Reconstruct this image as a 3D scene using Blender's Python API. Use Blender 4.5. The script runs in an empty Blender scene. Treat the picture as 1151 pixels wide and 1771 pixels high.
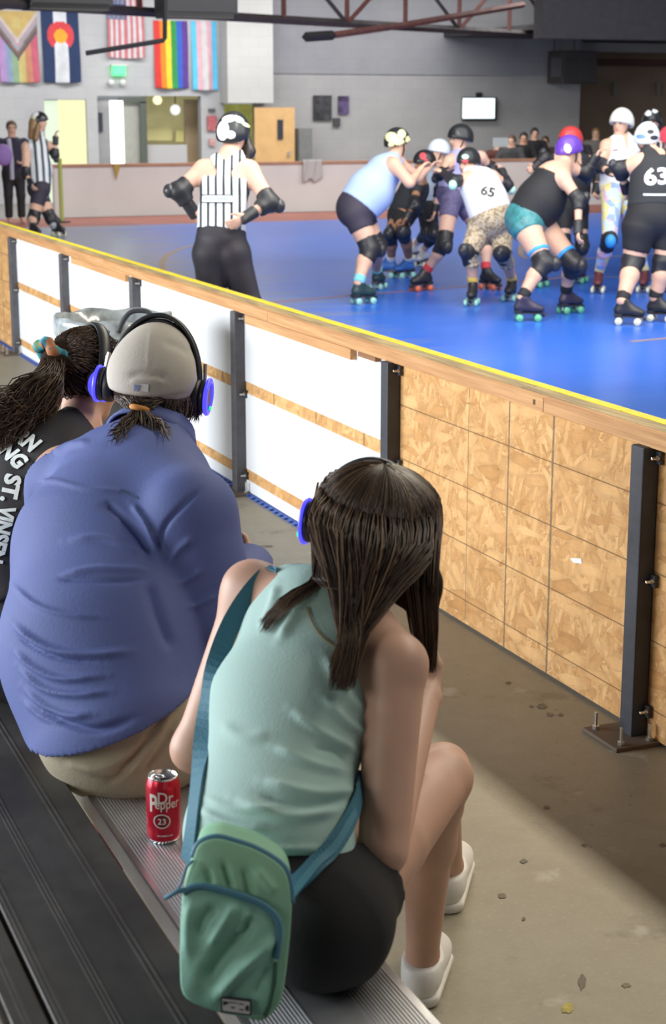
import bpy, bmesh, math, random
import numpy as np
from mathutils import Vector, Matrix
from mathutils.bvhtree import BVHTree
random.seed(7); rng = np.random.default_rng(7)
scene = bpy.context.scene
col = scene.collection

# ------------------------------------------------------------------ camera
F, W, HH = 2900.0, 1151, 1771
CX, CY = 575.5, 885.5
EYE = 1.8
PITCH = math.atan((CY - 188) / F)
YAW = math.radians(22.4)
fw = np.array([math.sin(YAW) * math.cos(PITCH), math.cos(YAW) * math.cos(PITCH), -math.sin(PITCH)])
rt = np.array([math.cos(YAW), -math.sin(YAW), 0.0])
up = np.cross(rt, fw)
CAM = np.array([0.0, 0.0, EYE])
cam = bpy.data.cameras.new('camera'); camo = bpy.data.objects.new('camera', cam); col.objects.link(camo)
cam.sensor_fit = 'VERTICAL'; cam.sensor_height = 36.0; cam.sensor_width = 36.0
cam.lens = F / HH * 36.0
camo.location = CAM
camo.rotation_euler = (math.pi / 2 - PITCH, 0, -YAW)
cam.clip_start = 0.05; cam.clip_end = 200
cam.dof.use_dof = True; cam.dof.focus_distance = 4.6; cam.dof.aperture_fstop = 7.0
scene.camera = camo
scene.view_settings.view_transform = 'Standard'; scene.view_settings.look = 'None'
scene.view_settings.gamma = 1.0; scene.view_settings.use_curve_mapping = False
scene.view_settings.exposure = 0.0

# ------------------------------------------------------------------ world and lights
world = bpy.data.worlds.new('world'); scene.world = world; world.use_nodes = True
bg = world.node_tree.nodes['Background']
bg.inputs[0].default_value = (0.90, 0.95, 1.0, 1); bg.inputs[1].default_value = 0.30
def area(name, loc, target, sx, sy, power, color=(1, 1, 1)):
    l = bpy.data.lights.new(name, 'AREA'); l.shape = 'RECTANGLE'; l.size = sx; l.size_y = sy
    l.energy = power; l.color = color
    o = bpy.data.objects.new(name, l); col.objects.link(o); o.location = loc
    dv = Vector(target) - Vector(loc); o.rotation_euler = dv.to_track_quat('-Z', 'Y').to_euler()
    return o
# rows of lamps above the rink, and daylight from the roller doors on the spectators' side, plus added fills
area('rink_lamp_row', (5.3, 6.0, 5.4), (5.3, 6.0, 0), 0.5, 12, 600, (1.0, 0.90, 0.72))
area('rink_lamps', (8.0, 11, 5.6), (10.5, 22, 0), 9, 9, 850, (0.97, 0.98, 1.0))
area('roller_door_daylight', (-4.8, 8.3, 2.0), (2.6, 8.0, 0.7), 8.0, 3.0, 1150, (0.93, 0.96, 1.0))
area('far_wall_fill', (12, 20.5, 5.0), (12, 28.4, 0.2), 12, 1.2, 950, (1.0, 0.97, 0.92))  # unseen fill added to brighten the far rink wall
area('lobby_fill', (11, 29.5, 4.85), (11, 30.5, 0), 14, 1.2, 680, (1.0, 0.98, 0.95))  # unseen fill added to lift the dark back of the hall
area('rear_left_fill', (-4.8, 1.0, 2.9), (1.0, 3.0, 0.8), 2.2, 2.0, 80, (1.0, 0.95, 0.86))  # unseen fill from the left rear, added to light the spectators' backs

# ------------------------------------------------------------------ pixel helpers (1151 x 1771 frame)
def ray(x, y): return fw + rt * (x - CX) / F - up * (y - CY) / F
def onz(x, y, z=0.0):
    r = ray(x, y); return CAM + r * (z - EYE) / r[2]
def ony(x, y, Y):
    r = ray(x, y); return CAM + r * Y / r[1]
def onx(x, y, X):
    r = ray(x, y); return CAM + r * X / r[0]
def px(x, y, d): return CAM + ray(x, y) * d
def depth(p): return float((np.asarray(p) - CAM) @ fw)
def proj(V):
    v = V - CAM; d = v @ fw
    return np.stack([CX + F * (v @ rt) / d, CY - F * (v @ up) / d], 1)
def nrm(v):
    v = np.asarray(v, float); return v / (np.linalg.norm(v) + 1e-12)
fwh = nrm([fw[0], fw[1], 0]); UP = np.array([0, 0, 1.0])

# ------------------------------------------------------------------ materials
MATS = {}
def mat(name, rgb=(0.5, 0.5, 0.5), rough=0.6, metal=0.0, emit=None, estr=0.0, bump=0.0, bscale=60, var=0.0, vscale=8, trans=0, spec=None, sss=0, stretch=None):
    if name in MATS: return MATS[name]
    m = bpy.data.materials.new(name); m.use_nodes = True; nt = m.node_tree; N = nt.nodes; L = nt.links
    b = N['Principled BSDF']
    b.inputs['Base Color'].default_value = (*rgb, 1); b.inputs['Roughness'].default_value = rough; b.inputs['Metallic'].default_value = metal
    if spec is not None: b.inputs['Specular IOR Level'].default_value = spec
    if sss: b.inputs['Subsurface Weight'].default_value = sss; b.inputs['Subsurface Radius'].default_value = (0.02, 0.008, 0.004)
    if trans: b.inputs['Transmission Weight'].default_value = trans
    if emit: b.inputs['Emission Color'].default_value = (*emit, 1); b.inputs['Emission Strength'].default_value = estr
    tc = None
    if var or bump:
        tc = N.new('ShaderNodeTexCoord'); mp = N.new('ShaderNodeMapping'); L.new(tc.outputs['Object'], mp.inputs[0])
        if stretch: mp.inputs['Scale'].default_value = stretch
    if var:
        n = N.new('ShaderNodeTexNoise'); n.inputs['Scale'].default_value = vscale; n.inputs['Detail'].default_value = 5
        L.new(mp.outputs[0], n.inputs['Vector'])
        r = N.new('ShaderNodeMapRange'); r.inputs[1].default_value = 0.3; r.inputs[2].default_value = 0.7
        r.inputs[3].default_value = 1 - var; r.inputs[4].default_value = 1 + var; L.new(n.outputs[0], r.inputs[0])
        mx = N.new('ShaderNodeMix'); mx.data_type = 'RGBA'; mx.blend_type = 'MULTIPLY'; mx.inputs[0].default_value = 1
        mx.inputs[6].default_value = (*rgb, 1); L.new(r.outputs[0], mx.inputs[7]); L.new(mx.outputs[2], b.inputs['Base Color'])
    if bump:
        n2 = N.new('ShaderNodeTexNoise'); n2.inputs['Scale'].default_value = bscale; n2.inputs['Detail'].default_value = 4
        L.new(mp.outputs[0], n2.inputs['Vector'])
        bp = N.new('ShaderNodeBump'); bp.inputs['Strength'].default_value = bump; bp.inputs['Distance'].default_value = 0.01
        L.new(n2.outputs[0], bp.inputs['Height']); L.new(bp.outputs[0], b.inputs['Normal'])
    MATS[name] = m; return m

class NT:
    """small node-graph helper"""
    def __init__(s, name):
        s.m = bpy.data.materials.new(name); s.m.use_nodes = True; s.nt = s.m.node_tree; s.N = s.nt.nodes; s.b = s.N['Principled BSDF']
        MATS[name] = s.m; s.tc = s.N.new('ShaderNodeTexCoord')
    def lk(s, a, b): s.nt.links.new(a, b)
    def inp(s, sock, v):
        if hasattr(v, 'is_linked') or hasattr(v, 'links'): s.lk(v, sock)
        elif isinstance(v, (tuple, list)) and len(v) == 3 and sock.type == 'RGBA': sock.default_value = (*v, 1)
        else: sock.default_value = v
    def mapping(s, rot=(0, 0, 0), scale=(1, 1, 1), loc=(0, 0, 0), src=None):
        n = s.N.new('ShaderNodeMapping'); s.lk(src or s.tc.outputs['Object'], n.inputs[0])
        n.inputs['Rotation'].default_value = rot; n.inputs['Scale'].default_value = scale; n.inputs['Location'].default_value = loc; return n.outputs[0]
    def noise(s, vec, scale, detail=4, rough=0.5):
        n = s.N.new('ShaderNodeTexNoise'); s.lk(vec, n.inputs['Vector']); n.inputs['Scale'].default_value = scale
        n.inputs['Detail'].default_value = detail; n.inputs['Roughness'].default_value = rough; return n.outputs[0]
    def vor(s, vec, scale, feat='F1'):
        n = s.N.new('ShaderNodeTexVoronoi'); n.feature = feat; s.lk(vec, n.inputs['Vector']); n.inputs['Scale'].default_value = scale; return n
    def math(s, op, a, b=0.0, c=None):
        n = s.N.new('ShaderNodeMath'); n.operation = op; s.inp(n.inputs[0], a); s.inp(n.inputs[1], b)
        if c is not None: s.inp(n.inputs[2], c)
        return n.outputs[0]
    def rng(s, v, a, b, c=0.0, d=1.0):
        n = s.N.new('ShaderNodeMapRange'); s.lk(v, n.inputs[0])
        for i, q in enumerate((a, b, c, d)): n.inputs[i + 1].default_value = q
        return n.outputs[0]
    def mix(s, f, a, b, mode='MIX'):
        n = s.N.new('ShaderNodeMix'); n.data_type = 'RGBA'; n.blend_type = mode
        s.inp(n.inputs[0], f); s.inp(n.inputs[6], a); s.inp(n.inputs[7], b); return n.outputs[2]
    def xyz(s, vec):
        n = s.N.new('ShaderNodeSeparateXYZ'); s.lk(vec, n.inputs[0]); return n.outputs
    def bump(s, h, strength=0.3, dist=0.01):
        n = s.N.new('ShaderNodeBump'); n.inputs['Strength'].default_value = strength; n.inputs['Distance'].default_value = dist
        s.lk(h, n.inputs['Height']); s.lk(n.outputs[0], s.b.inputs['Normal'])
    def base(s, c): s.inp(s.b.inputs['Base Color'], c)
    def rough(s, v): s.inp(s.b.inputs['Roughness'], v)

def m_osb(name, lines=True):
    g = NT(name)
    c = None
    basec = (0.62, 0.36, 0.155)
    cur = g.mix(g.rng(g.noise(g.mapping(scale=(1, 1, 1)), 14, 5), 0.3, 0.7), (0.52, 0.27, 0.10), (0.66, 0.38, 0.165))
    layers = [(-0.35, 30, (1, 24, 100)), (0.3, 30, (1, 26, 110)), (-1.2, 40, (1, 17, 60)), (0.9, 30, (1, 14, 50)), (0.5, 30, (1, 9, 30)), (-0.7, 26, (1, 10, 34)), (1.3, 34, (1, 11, 44)), (0.1, 22, (1, 8, 26))]
    for i, (a, s_, sc) in enumerate(layers):
        # strands lie in the panel plane (y, z)
        v = g.mapping(rot=(a, 0, 0), loc=(0, i * 3.1, i * 1.7))
        v = g.mapping(scale=(0.0, sc[1], sc[2]), src=v)
        vo = g.vor(v, 1.0)
        rgb = g.xyz(vo.outputs['Color'])
        mask = g.math('GREATER_THAN', rgb[0], 0.50 + 0.035 * i)
        grain = g.noise(g.mapping(rot=(a, 0, 0), scale=(1, 12, 130)), 1.5, 4, 0.6)
        shade = g.math('ADD', g.math('MULTIPLY', rgb[1], 0.6), g.math('MULTIPLY', grain, 0.4))
        colr = g.mix(shade, (0.44, 0.20, 0.055), (0.86, 0.545, 0.25))
        edge = g.rng(vo.outputs['Distance'], 0.35, 0.62, 1.0, 0.82)
        colr = g.mix(1.0, colr, edge, 'MULTIPLY')
        cur = g.mix(g.math('MULTIPLY', mask, 0.8), cur, colr)
    dk = g.noise(g.mapping(rot=(0.4, 0, 0), scale=(1, 22, 60)), 1.0, 3)
    cur = g.mix(g.rng(dk, 0.68, 0.76, 0, 0.6), cur, (0.21, 0.09, 0.03))
    red = g.noise(g.mapping(loc=(3, 1, 2)), 7.0, 3)
    cur = g.mix(g.rng(red, 0.69, 0.74, 0, 0.5), cur, (0.34, 0.12, 0.07))
    if lines:
        # printed nailing lines: three level thin ones, and upright grey marker strokes
        p = g.xyz(g.tc.outputs['Object'])
        wob = g.math('MULTIPLY', g.math('SUBTRACT', g.noise(g.mapping(), 60, 3), 0.5), 0.006)
        for z in (0.507, 0.302, 0.097, 0.712):
            d = g.math('ABSOLUTE', g.math('SUBTRACT', p[2], z))
            cur = g.mix(g.rng(d, 0.0012, 0.0028, 0.75, 0), cur, (0.10, 0.055, 0.025))
        for y, w in ((-0.275, 0.002), (0.018, 0.004), (0.31, 0.0055)):
            d = g.math('ABSOLUTE', g.math('ADD', g.math('SUBTRACT', p[1], -y), wob))
            n = g.noise(g.mapping(scale=(1, 20, 6)), 12, 3)
            f = g.math('MULTIPLY', g.rng(d, w * 0.7, w * 1.5, 0.9, 0), g.rng(n, 0.25, 0.5, 0.35, 1.0))
            cur = g.mix(f, cur, (0.14, 0.115, 0.08))
    g.base(cur); g.rough(0.72); g.b.inputs['Specular IOR Level'].default_value = 0.25
    h = g.noise(g.mapping(rot=(0.5, 0, 0), scale=(1, 10, 40)), 3, 4)
    g.bump(h, 0.25, 0.004)
    return g.m
def m_lumber(name, a=(0.42, 0.20, 0.075), b_=(0.66, 0.38, 0.17), dirty=0.0):
    g = NT(name)
    gr = g.noise(g.mapping(scale=(14, 0.7, 22)), 3.0, 6, 0.62)
    c = g.mix(g.rng(gr, 0.3, 0.7), a, b_)
    k = g.vor(g.mapping(scale=(5, 1.3, 9)), 1.0)
    c = g.mix(g.rng(k.outputs['Distance'], 0.0, 0.16, 0.55, 0), c, (0.25, 0.10, 0.035))
    if dirty:
        c = g.mix(g.rng(g.noise(g.mapping(scale=(30, 2, 30)), 2, 5), 0.42, 0.62, 0, dirty), c, (0.20, 0.16, 0.09))
    g.base(c); g.rough(0.68); g.bump(gr, 0.2, 0.003); return g.m
def m_white_paint():
    g = NT('white_painted_board')
    sc = g.noise(g.mapping(scale=(1, 30, 60)), 1.5, 4, 0.7)
    msk = g.noise(g.mapping(), 3.5, 3)
    f = g.math('MULTIPLY', g.rng(sc, 0.66, 0.72), g.rng(msk, 0.5, 0.62))
    c = g.mix(g.math('MULTIPLY', f, 0.8), (0.82, 0.845, 0.87), (0.35, 0.34, 0.33))
    c = g.mix(g.rng(g.noise(g.mapping(), 2.0, 3), 0.35, 0.65, 0, 0.25), c, (0.72, 0.76, 0.80))
    g.base(c); g.rough(0.5); g.bump(sc, 0.15, 0.003); return g.m
def m_concrete():
    g = NT('spectator_concrete')
    a = g.noise(g.mapping(), 0.9, 6, 0.6); b_ = g.noise(g.mapping(), 12, 6, 0.65); sp = g.noise(g.mapping(), 90, 3)
    c = g.mix(g.rng(a, 0.3, 0.7), (0.25, 0.225, 0.165), (0.335, 0.305, 0.23))
    c = g.mix(g.rng(b_, 0.35, 0.7, 0, 0.5), c, (0.225, 0.195, 0.14))
    c = g.mix(g.rng(sp, 0.55, 0.75, 0, 0.35), c, (0.41, 0.38, 0.29))
    st = g.noise(g.mapping(loc=(2.3, 0.4, 0)), 3.2, 5, 0.7)
    c = g.mix(g.rng(st, 0.60, 0.70, 0, 0.55), c, (0.12, 0.105, 0.08))
    sp2 = g.vor(g.mapping(), 9.0)
    c = g.mix(g.rng(sp2.outputs['Distance'], 0.02, 0.06, 0.7, 0), c, (0.06, 0.05, 0.04))
    lt = g.noise(g.mapping(loc=(7, 3, 0)), 5, 4)
    c = g.mix(g.rng(lt, 0.66, 0.72, 0, 0.5), c, (0.50, 0.48, 0.42))
    g.base(c); g.rough(g.rng(a, 0.3, 0.7, 0.42, 0.6)); g.bump(b_, 0.12, 0.004); return g.m
def m_blue_court():
    g = NT('blue_court_floor')
    n = g.noise(g.mapping(scale=(1, 1, 1)), 0.7, 5); n2 = g.noise(g.mapping(rot=(0, 0, 0.3), scale=(0.6, 6, 1)), 2.0, 5)
    c = g.mix(g.rng(n, 0.3, 0.7), (0.020, 0.125, 0.60), (0.030, 0.155, 0.68))
    c = g.mix(g.rng(n2, 0.45, 0.7, 0, 0.35), c, (0.045, 0.18, 0.66))
    # grey part of the court beside the far corner, with a brushed ragged edge
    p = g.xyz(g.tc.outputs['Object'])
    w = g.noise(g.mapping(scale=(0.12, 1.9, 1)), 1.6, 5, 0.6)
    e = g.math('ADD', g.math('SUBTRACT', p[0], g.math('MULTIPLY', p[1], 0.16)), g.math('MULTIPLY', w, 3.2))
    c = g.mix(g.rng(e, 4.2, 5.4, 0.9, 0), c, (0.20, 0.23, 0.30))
    g.base(c); g.rough(0.30); g.bump(n2, 0.03, 0.003); g.b.inputs['Specular IOR Level'].default_value = 0.5
    return g.m
def m_block(name, a, b_, sc=1.0):
    g = NT(name)
    n = g.noise(g.mapping(), 1.2, 4)
    c = g.mix(g.rng(n, 0.3, 0.7), a, b_)
    br = g.N.new('ShaderNodeTexBrick'); g.lk(g.mapping(rot=(math.pi / 2, 0, 0)), br.inputs['Vector'])
    br.inputs['Scale'].default_value = 1.0; br.inputs['Brick Width'].default_value = 0.4 * sc; br.inputs['Row Height'].default_value = 0.2 * sc
    br.inputs['Mortar Size'].default_value = 0.008 * sc
    br.inputs['Color1'].default_value = (1, 1, 1, 1); br.inputs['Color2'].default_value = (0.97, 0.97, 0.97, 1); br.inputs['Mortar'].default_value = (0.92, 0.92, 0.92, 1)
    g.base(g.mix(1.0, c, br.outputs['Color'], 'MULTIPLY')); g.rough(0.8); return g.m
def m_stripes(name, axis, period, a, b_, duty=0.4, phase=0.0):
    """flat printed stripes running across one local axis direction"""
    g = NT(name)
    dp = g.N.new('ShaderNodeVectorMath'); dp.operation = 'DOT_PRODUCT'; g.lk(g.tc.outputs['Object'], dp.inputs[0]); dp.inputs[1].default_value = tuple(axis)
    f = g.math('FRACT', g.math('ADD', g.math('DIVIDE', dp.outputs['Value'], period), phase + 50.0))
    g.base(g.mix(g.math('LESS_THAN', f, duty), a, b_)); g.rough(0.8); return g.m
def m_spots(name, cols, scale):
    g = NT(name); v = g.vor(g.mapping(), scale); r = g.xyz(v.outputs['Color'])
    c = cols[0]
    for i, q in enumerate(cols[1:]): c = g.mix(g.math('GREATER_THAN', r[i % 3], 0.45 + 0.12 * i), c, q)
    g.base(c); g.rough(0.8); return g.m
def m_metal(name, rgb, rough=0.35, dirt=(0.2, 0.18, 0.15), amt=0.4, st=(8, 0.8, 8), metal=0.9):
    g = NT(name)
    n = g.noise(g.mapping(scale=st), 3, 5, 0.6); n2 = g.noise(g.mapping(), 6, 5, 0.65)
    c = g.mix(g.rng(n2, 0.45, 0.7, 0, amt), rgb, dirt)
    c = g.mix(g.rng(n, 0.4, 0.7, 0, 0.25), c, dirt)
    g.base(c); g.b.inputs['Metallic'].default_value = metal; g.rough(g.rng(n2, 0.3, 0.7, rough, rough + 0.2)); g.bump(n, 0.05, 0.002); return g.m

def skin(name, rgb): return mat(name, rgb, 0.55, var=0.06, vscale=14, sss=0.08, bump=0.03, bscale=150)
SKINS = {'pale': skin('pale_skin', (0.69, 0.42, 0.31)), 'light': skin('light_skin', (0.66, 0.40, 0.285)), 'tan': skin('tan_skin', (0.58, 0.33, 0.21)), 'brown': skin('brown_skin', (0.37, 0.18, 0.10)),
         'fair': skin('fair_skin', (0.62, 0.37, 0.275))}
BLACK = mat('black_cloth', (0.014, 0.014, 0.017), 0.75, bump=0.1, bscale=90)
PAD = mat('black_pad', (0.018, 0.018, 0.022), 0.45, bump=0.08, bscale=40)
PADHARD = mat('black_pad_shell', (0.03, 0.03, 0.035), 0.3)

# ------------------------------------------------------------------ object helpers
def link(o, parent=None):
    col.objects.link(o)
    if parent is not None: o.parent = parent
    return o
def tag(o, label, cat, group=None):
    o['label'] = label; o['category'] = cat
    if group: o['group'] = group
    return o
def thing(name, loc, label, cat, group=None):
    e = bpy.data.objects.new(name, None); e.location = tuple(map(float, loc)); e.empty_display_size = 0.1; link(e)
    e['origin_world'] = [float(q) for q in loc]
    return tag(e, label, cat, group)
def base_of(parent):
    """world origin of a parent made by thing() or by a nested mesh"""
    return np.array(parent['origin_world']) if parent is not None and 'origin_world' in parent else np.zeros(3)
def mesh_obj(name, V, Fc, m, parent=None, smooth=False, mats=None, fmat=None, world=True):
    V = np.asarray(V, float)
    if world and parent is not None: V = V - base_of(parent)
    me = bpy.data.meshes.new(name); me.from_pydata(V.tolist(), [], [list(map(int, f)) for f in Fc])
    for q in (mats or [m]): me.materials.append(q)
    if fmat is not None: me.polygons.foreach_set('material_index', np.asarray(fmat, np.int32))
    if smooth: me.polygons.foreach_set('use_smooth', np.ones(len(me.polygons), bool))
    me.update(); o = bpy.data.objects.new(name, me)
    if parent is not None: o['origin_world'] = list(base_of(parent))
    return link(o, parent)
def struct(o):
    o['kind'] = 'structure'; return o
BOXF = [(0, 3, 2, 1), (4, 5, 6, 7), (0, 1, 5, 4), (1, 2, 6, 5), (2, 3, 7, 6), (3, 0, 4, 7)]
def boxv(lo, hi):
    (a, b, c), (d, e, f) = lo, hi
    return [(a, b, c), (d, b, c), (d, e, c), (a, e, c), (a, b, f), (d, b, f), (d, e, f), (a, e, f)]
class MB:
    def __init__(s): s.V = []; s.F = []; s.M = []
    def add(s, V, Fc, mi=0):
        n = len(s.V); s.V += [tuple(map(float, v)) for v in V]; s.F += [tuple(i + n for i in f) for f in Fc]; s.M += [mi] * len(Fc); return s
    def box(s, lo, hi, mi=0): return s.add(boxv(lo, hi), BOXF, mi)
    def obox(s, c, ax, ay, az, hx, hy, hz, mi=0):
        c, ax, ay, az = map(np.asarray, (c, ax, ay, az))
        V = [c + ax * hx * i + ay * hy * j + az * hz * k for k in (-1, 1) for i, j in ((-1, -1), (1, -1), (1, 1), (-1, 1))]
        return s.add(V, BOXF, mi)
    def tube(s, pts, r, n=8, mi=0, caps=True, flat=None):
        """swept tube; r scalar or list; flat=(vector, ratio) squashes the section along that vector"""
        pts = [np.asarray(p, float) for p in pts]; k = len(pts); base = len(s.V)
        rs = r if hasattr(r, '__len__') else [r] * k
        prev = None
        for i, p in enumerate(pts):
            t = nrm(pts[min(i + 1, k - 1)] - pts[max(i - 1, 0)])
            ref = prev if prev is not None else (UP if abs(t[2]) < 0.9 else np.array([1.0, 0, 0]))
            if flat is not None: ref = flat[0]
            u = nrm(ref - t * (ref @ t)); v = np.cross(t, u); prev = u
            fr = flat[1] if flat is not None else 1.0
            for j in range(n):
                a = 2 * math.pi * j / n
                s.V.append(tuple(p + (u * math.cos(a) * fr + v * math.sin(a)) * rs[i]))
        for i in range(k - 1):
            for j in range(n):
                s.F.append((base + i * n + j, base + i * n + (j + 1) % n, base + (i + 1) * n + (j + 1) % n, base + (i + 1) * n + j)); s.M.append(mi)
        if caps:
            s.F.append(tuple(base + j for j in range(n))[::-1]); s.F.append(tuple(base + (k - 1) * n + j for j in range(n))); s.M += [mi, mi]
        return s
    def lathe(s, prof, c=(0, 0, 0), axis=(0, 0, 1), n=24, mi=0, close=False):
        axis = nrm(axis); ref = np.array([1.0, 0, 0]) if abs(axis[0]) < 0.9 else np.array([0, 1.0, 0])
        u = nrm(ref - axis * (ref @ axis)); v = np.cross(axis, u); c = np.asarray(c, float); base = len(s.V)
        for (r, h) in prof:
            for j in range(n):
                a = 2 * math.pi * j / n; s.V.append(tuple(c + axis * h + (u * math.cos(a) + v * math.sin(a)) * r))
        for i in range(len(prof) - 1):
            for j in range(n):
                s.F.append((base + i * n + j, base + i * n + (j + 1) % n, base + (i + 1) * n + (j + 1) % n, base + (i + 1) * n + j)); s.M.append(mi)
        if close:
            s.F.append(tuple(base + j for j in range(n))[::-1]); k = len(prof) - 1
            s.F.append(tuple(base + k * n + j for j in range(n))); s.M += [mi, mi]
        return s
    def obj(s, name, m, parent=None, smooth=False, mats=None):
        return mesh_obj(name, s.V, s.F, m, parent, smooth, mats, s.M if mats else None)
def bevel(o, w=0.004, seg=2):
    b = o.modifiers.new('bevel', 'BEVEL'); b.width = w; b.segments = seg; b.limit_method = 'ANGLE'; return o
def crom(pts, n):
    """Catmull-Rom resample to n points"""
    P = np.asarray(pts, float); k = len(P)
    if k == 2: return P[0] + (P[1] - P[0]) * np.linspace(0, 1, n)[:, None]
    Q = np.vstack([2 * P[0] - P[1], P, 2 * P[-1] - P[-2]]); t = np.linspace(0, k - 1 - 1e-6, n); i = t.astype(int); f = (t - i)[:, None]
    a, b, c, d = Q[i], Q[i + 1], Q[i + 2], Q[i + 3]
    return 0.5 * (2 * b + (c - a) * f + (2 * a - 5 * b + 4 * c - d) * f ** 2 + (3 * b - a - 3 * c + d) * f ** 3)

# ------------------------------------------------------------------ implicit surfaces -> one continuous mesh
class Prim: pass
def seg(a, b, ra, rb=None, lat=None, k=0.03, flat=False, tag=''):
    p = Prim(); p.a = np.asarray(a, float); p.b = np.asarray(b, float)
    rb = ra if rb is None else rb
    p.ra = ra if hasattr(ra, '__len__') else (ra, ra); p.rb = rb if hasattr(rb, '__len__') else (rb, rb)
    p.k = k; p.flat = flat; p.tag = tag; p.kind = 'seg'
    t = nrm(p.b - p.a); lat = np.asarray(lat if lat is not None else (rt if abs(t @ rt) < 0.9 else UP), float)
    p.u = nrm(lat - t * (lat @ t)); p.v = np.cross(t, p.u); p.t = t; p.L = float(np.linalg.norm(p.b - p.a)) + 1e-9
    p.rm = max(*p.ra, *p.rb); p.lo = np.minimum(p.a, p.b) - p.rm; p.hi = np.maximum(p.a, p.b) + p.rm
    return p
def ell(c, r, ax=None, k=0.02, tag=''):
    p = Prim(); p.c = np.asarray(c, float); p.r = np.asarray(r if hasattr(r, '__len__') else (r, r, r), float)
    p.A = np.array(ax) if ax is not None else np.eye(3); p.k = k; p.tag = tag; p.kind = 'ell'; p.rm = float(p.r.max())
    p.lo = p.c - p.rm; p.hi = p.c + p.rm; return p
def pd(p, X, Y, Z, off):
    if p.kind == 'ell':
        q = [((X - p.c[0]) * p.A[i][0] + (Y - p.c[1]) * p.A[i][1] + (Z - p.c[2]) * p.A[i][2]) / (p.r[i] + off) for i in range(3)]
        s = np.sqrt(q[0] ** 2 + q[1] ** 2 + q[2] ** 2)
        return (s - 1) * float(p.r.min() + off)
    x, y, z = X - p.a[0], Y - p.a[1], Z - p.a[2]
    w = x * p.t[0] + y * p.t[1] + z * p.t[2]; u = x * p.u[0] + y * p.u[1] + z * p.u[2]; v = x * p.v[0] + y * p.v[1] + z * p.v[2]
    tt = np.clip(w / p.L, 0, 1); over = w - tt * p.L
    l = p.ra[0] + (p.rb[0] - p.ra[0]) * tt + off; f = p.ra[1] + (p.rb[1] - p.ra[1]) * tt + off
    c = np.minimum(l, f)
    if p.flat:
        rd = (np.sqrt((u / l) ** 2 + (v / f) ** 2) - 1) * c
        return np.maximum(rd, np.maximum(-w, w - p.L))
    return (np.sqrt((u / l) ** 2 + (v / f) ** 2 + (over / c) ** 2) - 1) * c
def surface_nets(vals, org, h):
    ins = vals < 0
    s = np.zeros(tuple(n - 1 for n in vals.shape), np.int8)
    sl = (slice(0, -1), slice(1, None))
    for i in (0, 1):
        for j in (0, 1):
            for k in (0, 1): s += ins[sl[i], sl[j], sl[k]]
    act = (s > 0) & (s < 8); ids = np.argwhere(act); n = len(ids)
    idx = np.full(act.shape, -1, np.int32); idx[act] = np.arange(n)
    acc = np.zeros((n, 3)); cnt = np.zeros(n)
    cv = {(i, j, k): vals[ids[:, 0] + i, ids[:, 1] + j, ids[:, 2] + k] for i in (0, 1) for j in (0, 1) for k in (0, 1)}
    for c0 in cv:
        for ax in range(3):
            if c0[ax] == 1: continue
            c1 = list(c0); c1[ax] = 1; c1 = tuple(c1); v0, v1 = cv[c0], cv[c1]
            m = (v0 < 0) != (v1 < 0); t = np.where(m, v0 / np.where(m, v0 - v1, 1), 0)
            p = np.tile(np.array(c0, float), (n, 1)); p[:, ax] += t
            acc[m] += p[m]; cnt[m] += 1
    V = (ids + acc / np.maximum(cnt, 1)[:, None]) * h + org
    quads = []
    for ax in range(3):
        o = [i for i in range(3) if i != ax]
        a = [slice(None)] * 3; b = [slice(None)] * 3
        a[ax] = slice(0, -1); b[ax] = slice(1, None)
        for q in o: a[q] = slice(1, -1); b[q] = slice(1, -1)
        A, B = ins[tuple(a)], ins[tuple(b)]; e = np.argwhere(A != B)
        if not len(e): continue
        g = e.copy(); g[:, o[0]] += 1; g[:, o[1]] += 1
        def cell(d0, d1):
            q = g.copy(); q[:, o[0]] += d0; q[:, o[1]] += d1; return idx[q[:, 0], q[:, 1], q[:, 2]]
        Q = np.stack([cell(-1, -1), cell(0, -1), cell(0, 0), cell(-1, 0)], 1)
        inside_first = A[e[:, 0], e[:, 1], e[:, 2]]
        flip = inside_first if ax == 1 else ~inside_first
        Q[flip] = Q[flip][:, ::-1]; quads.append(Q)
    return V, np.vstack(quads)
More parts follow.
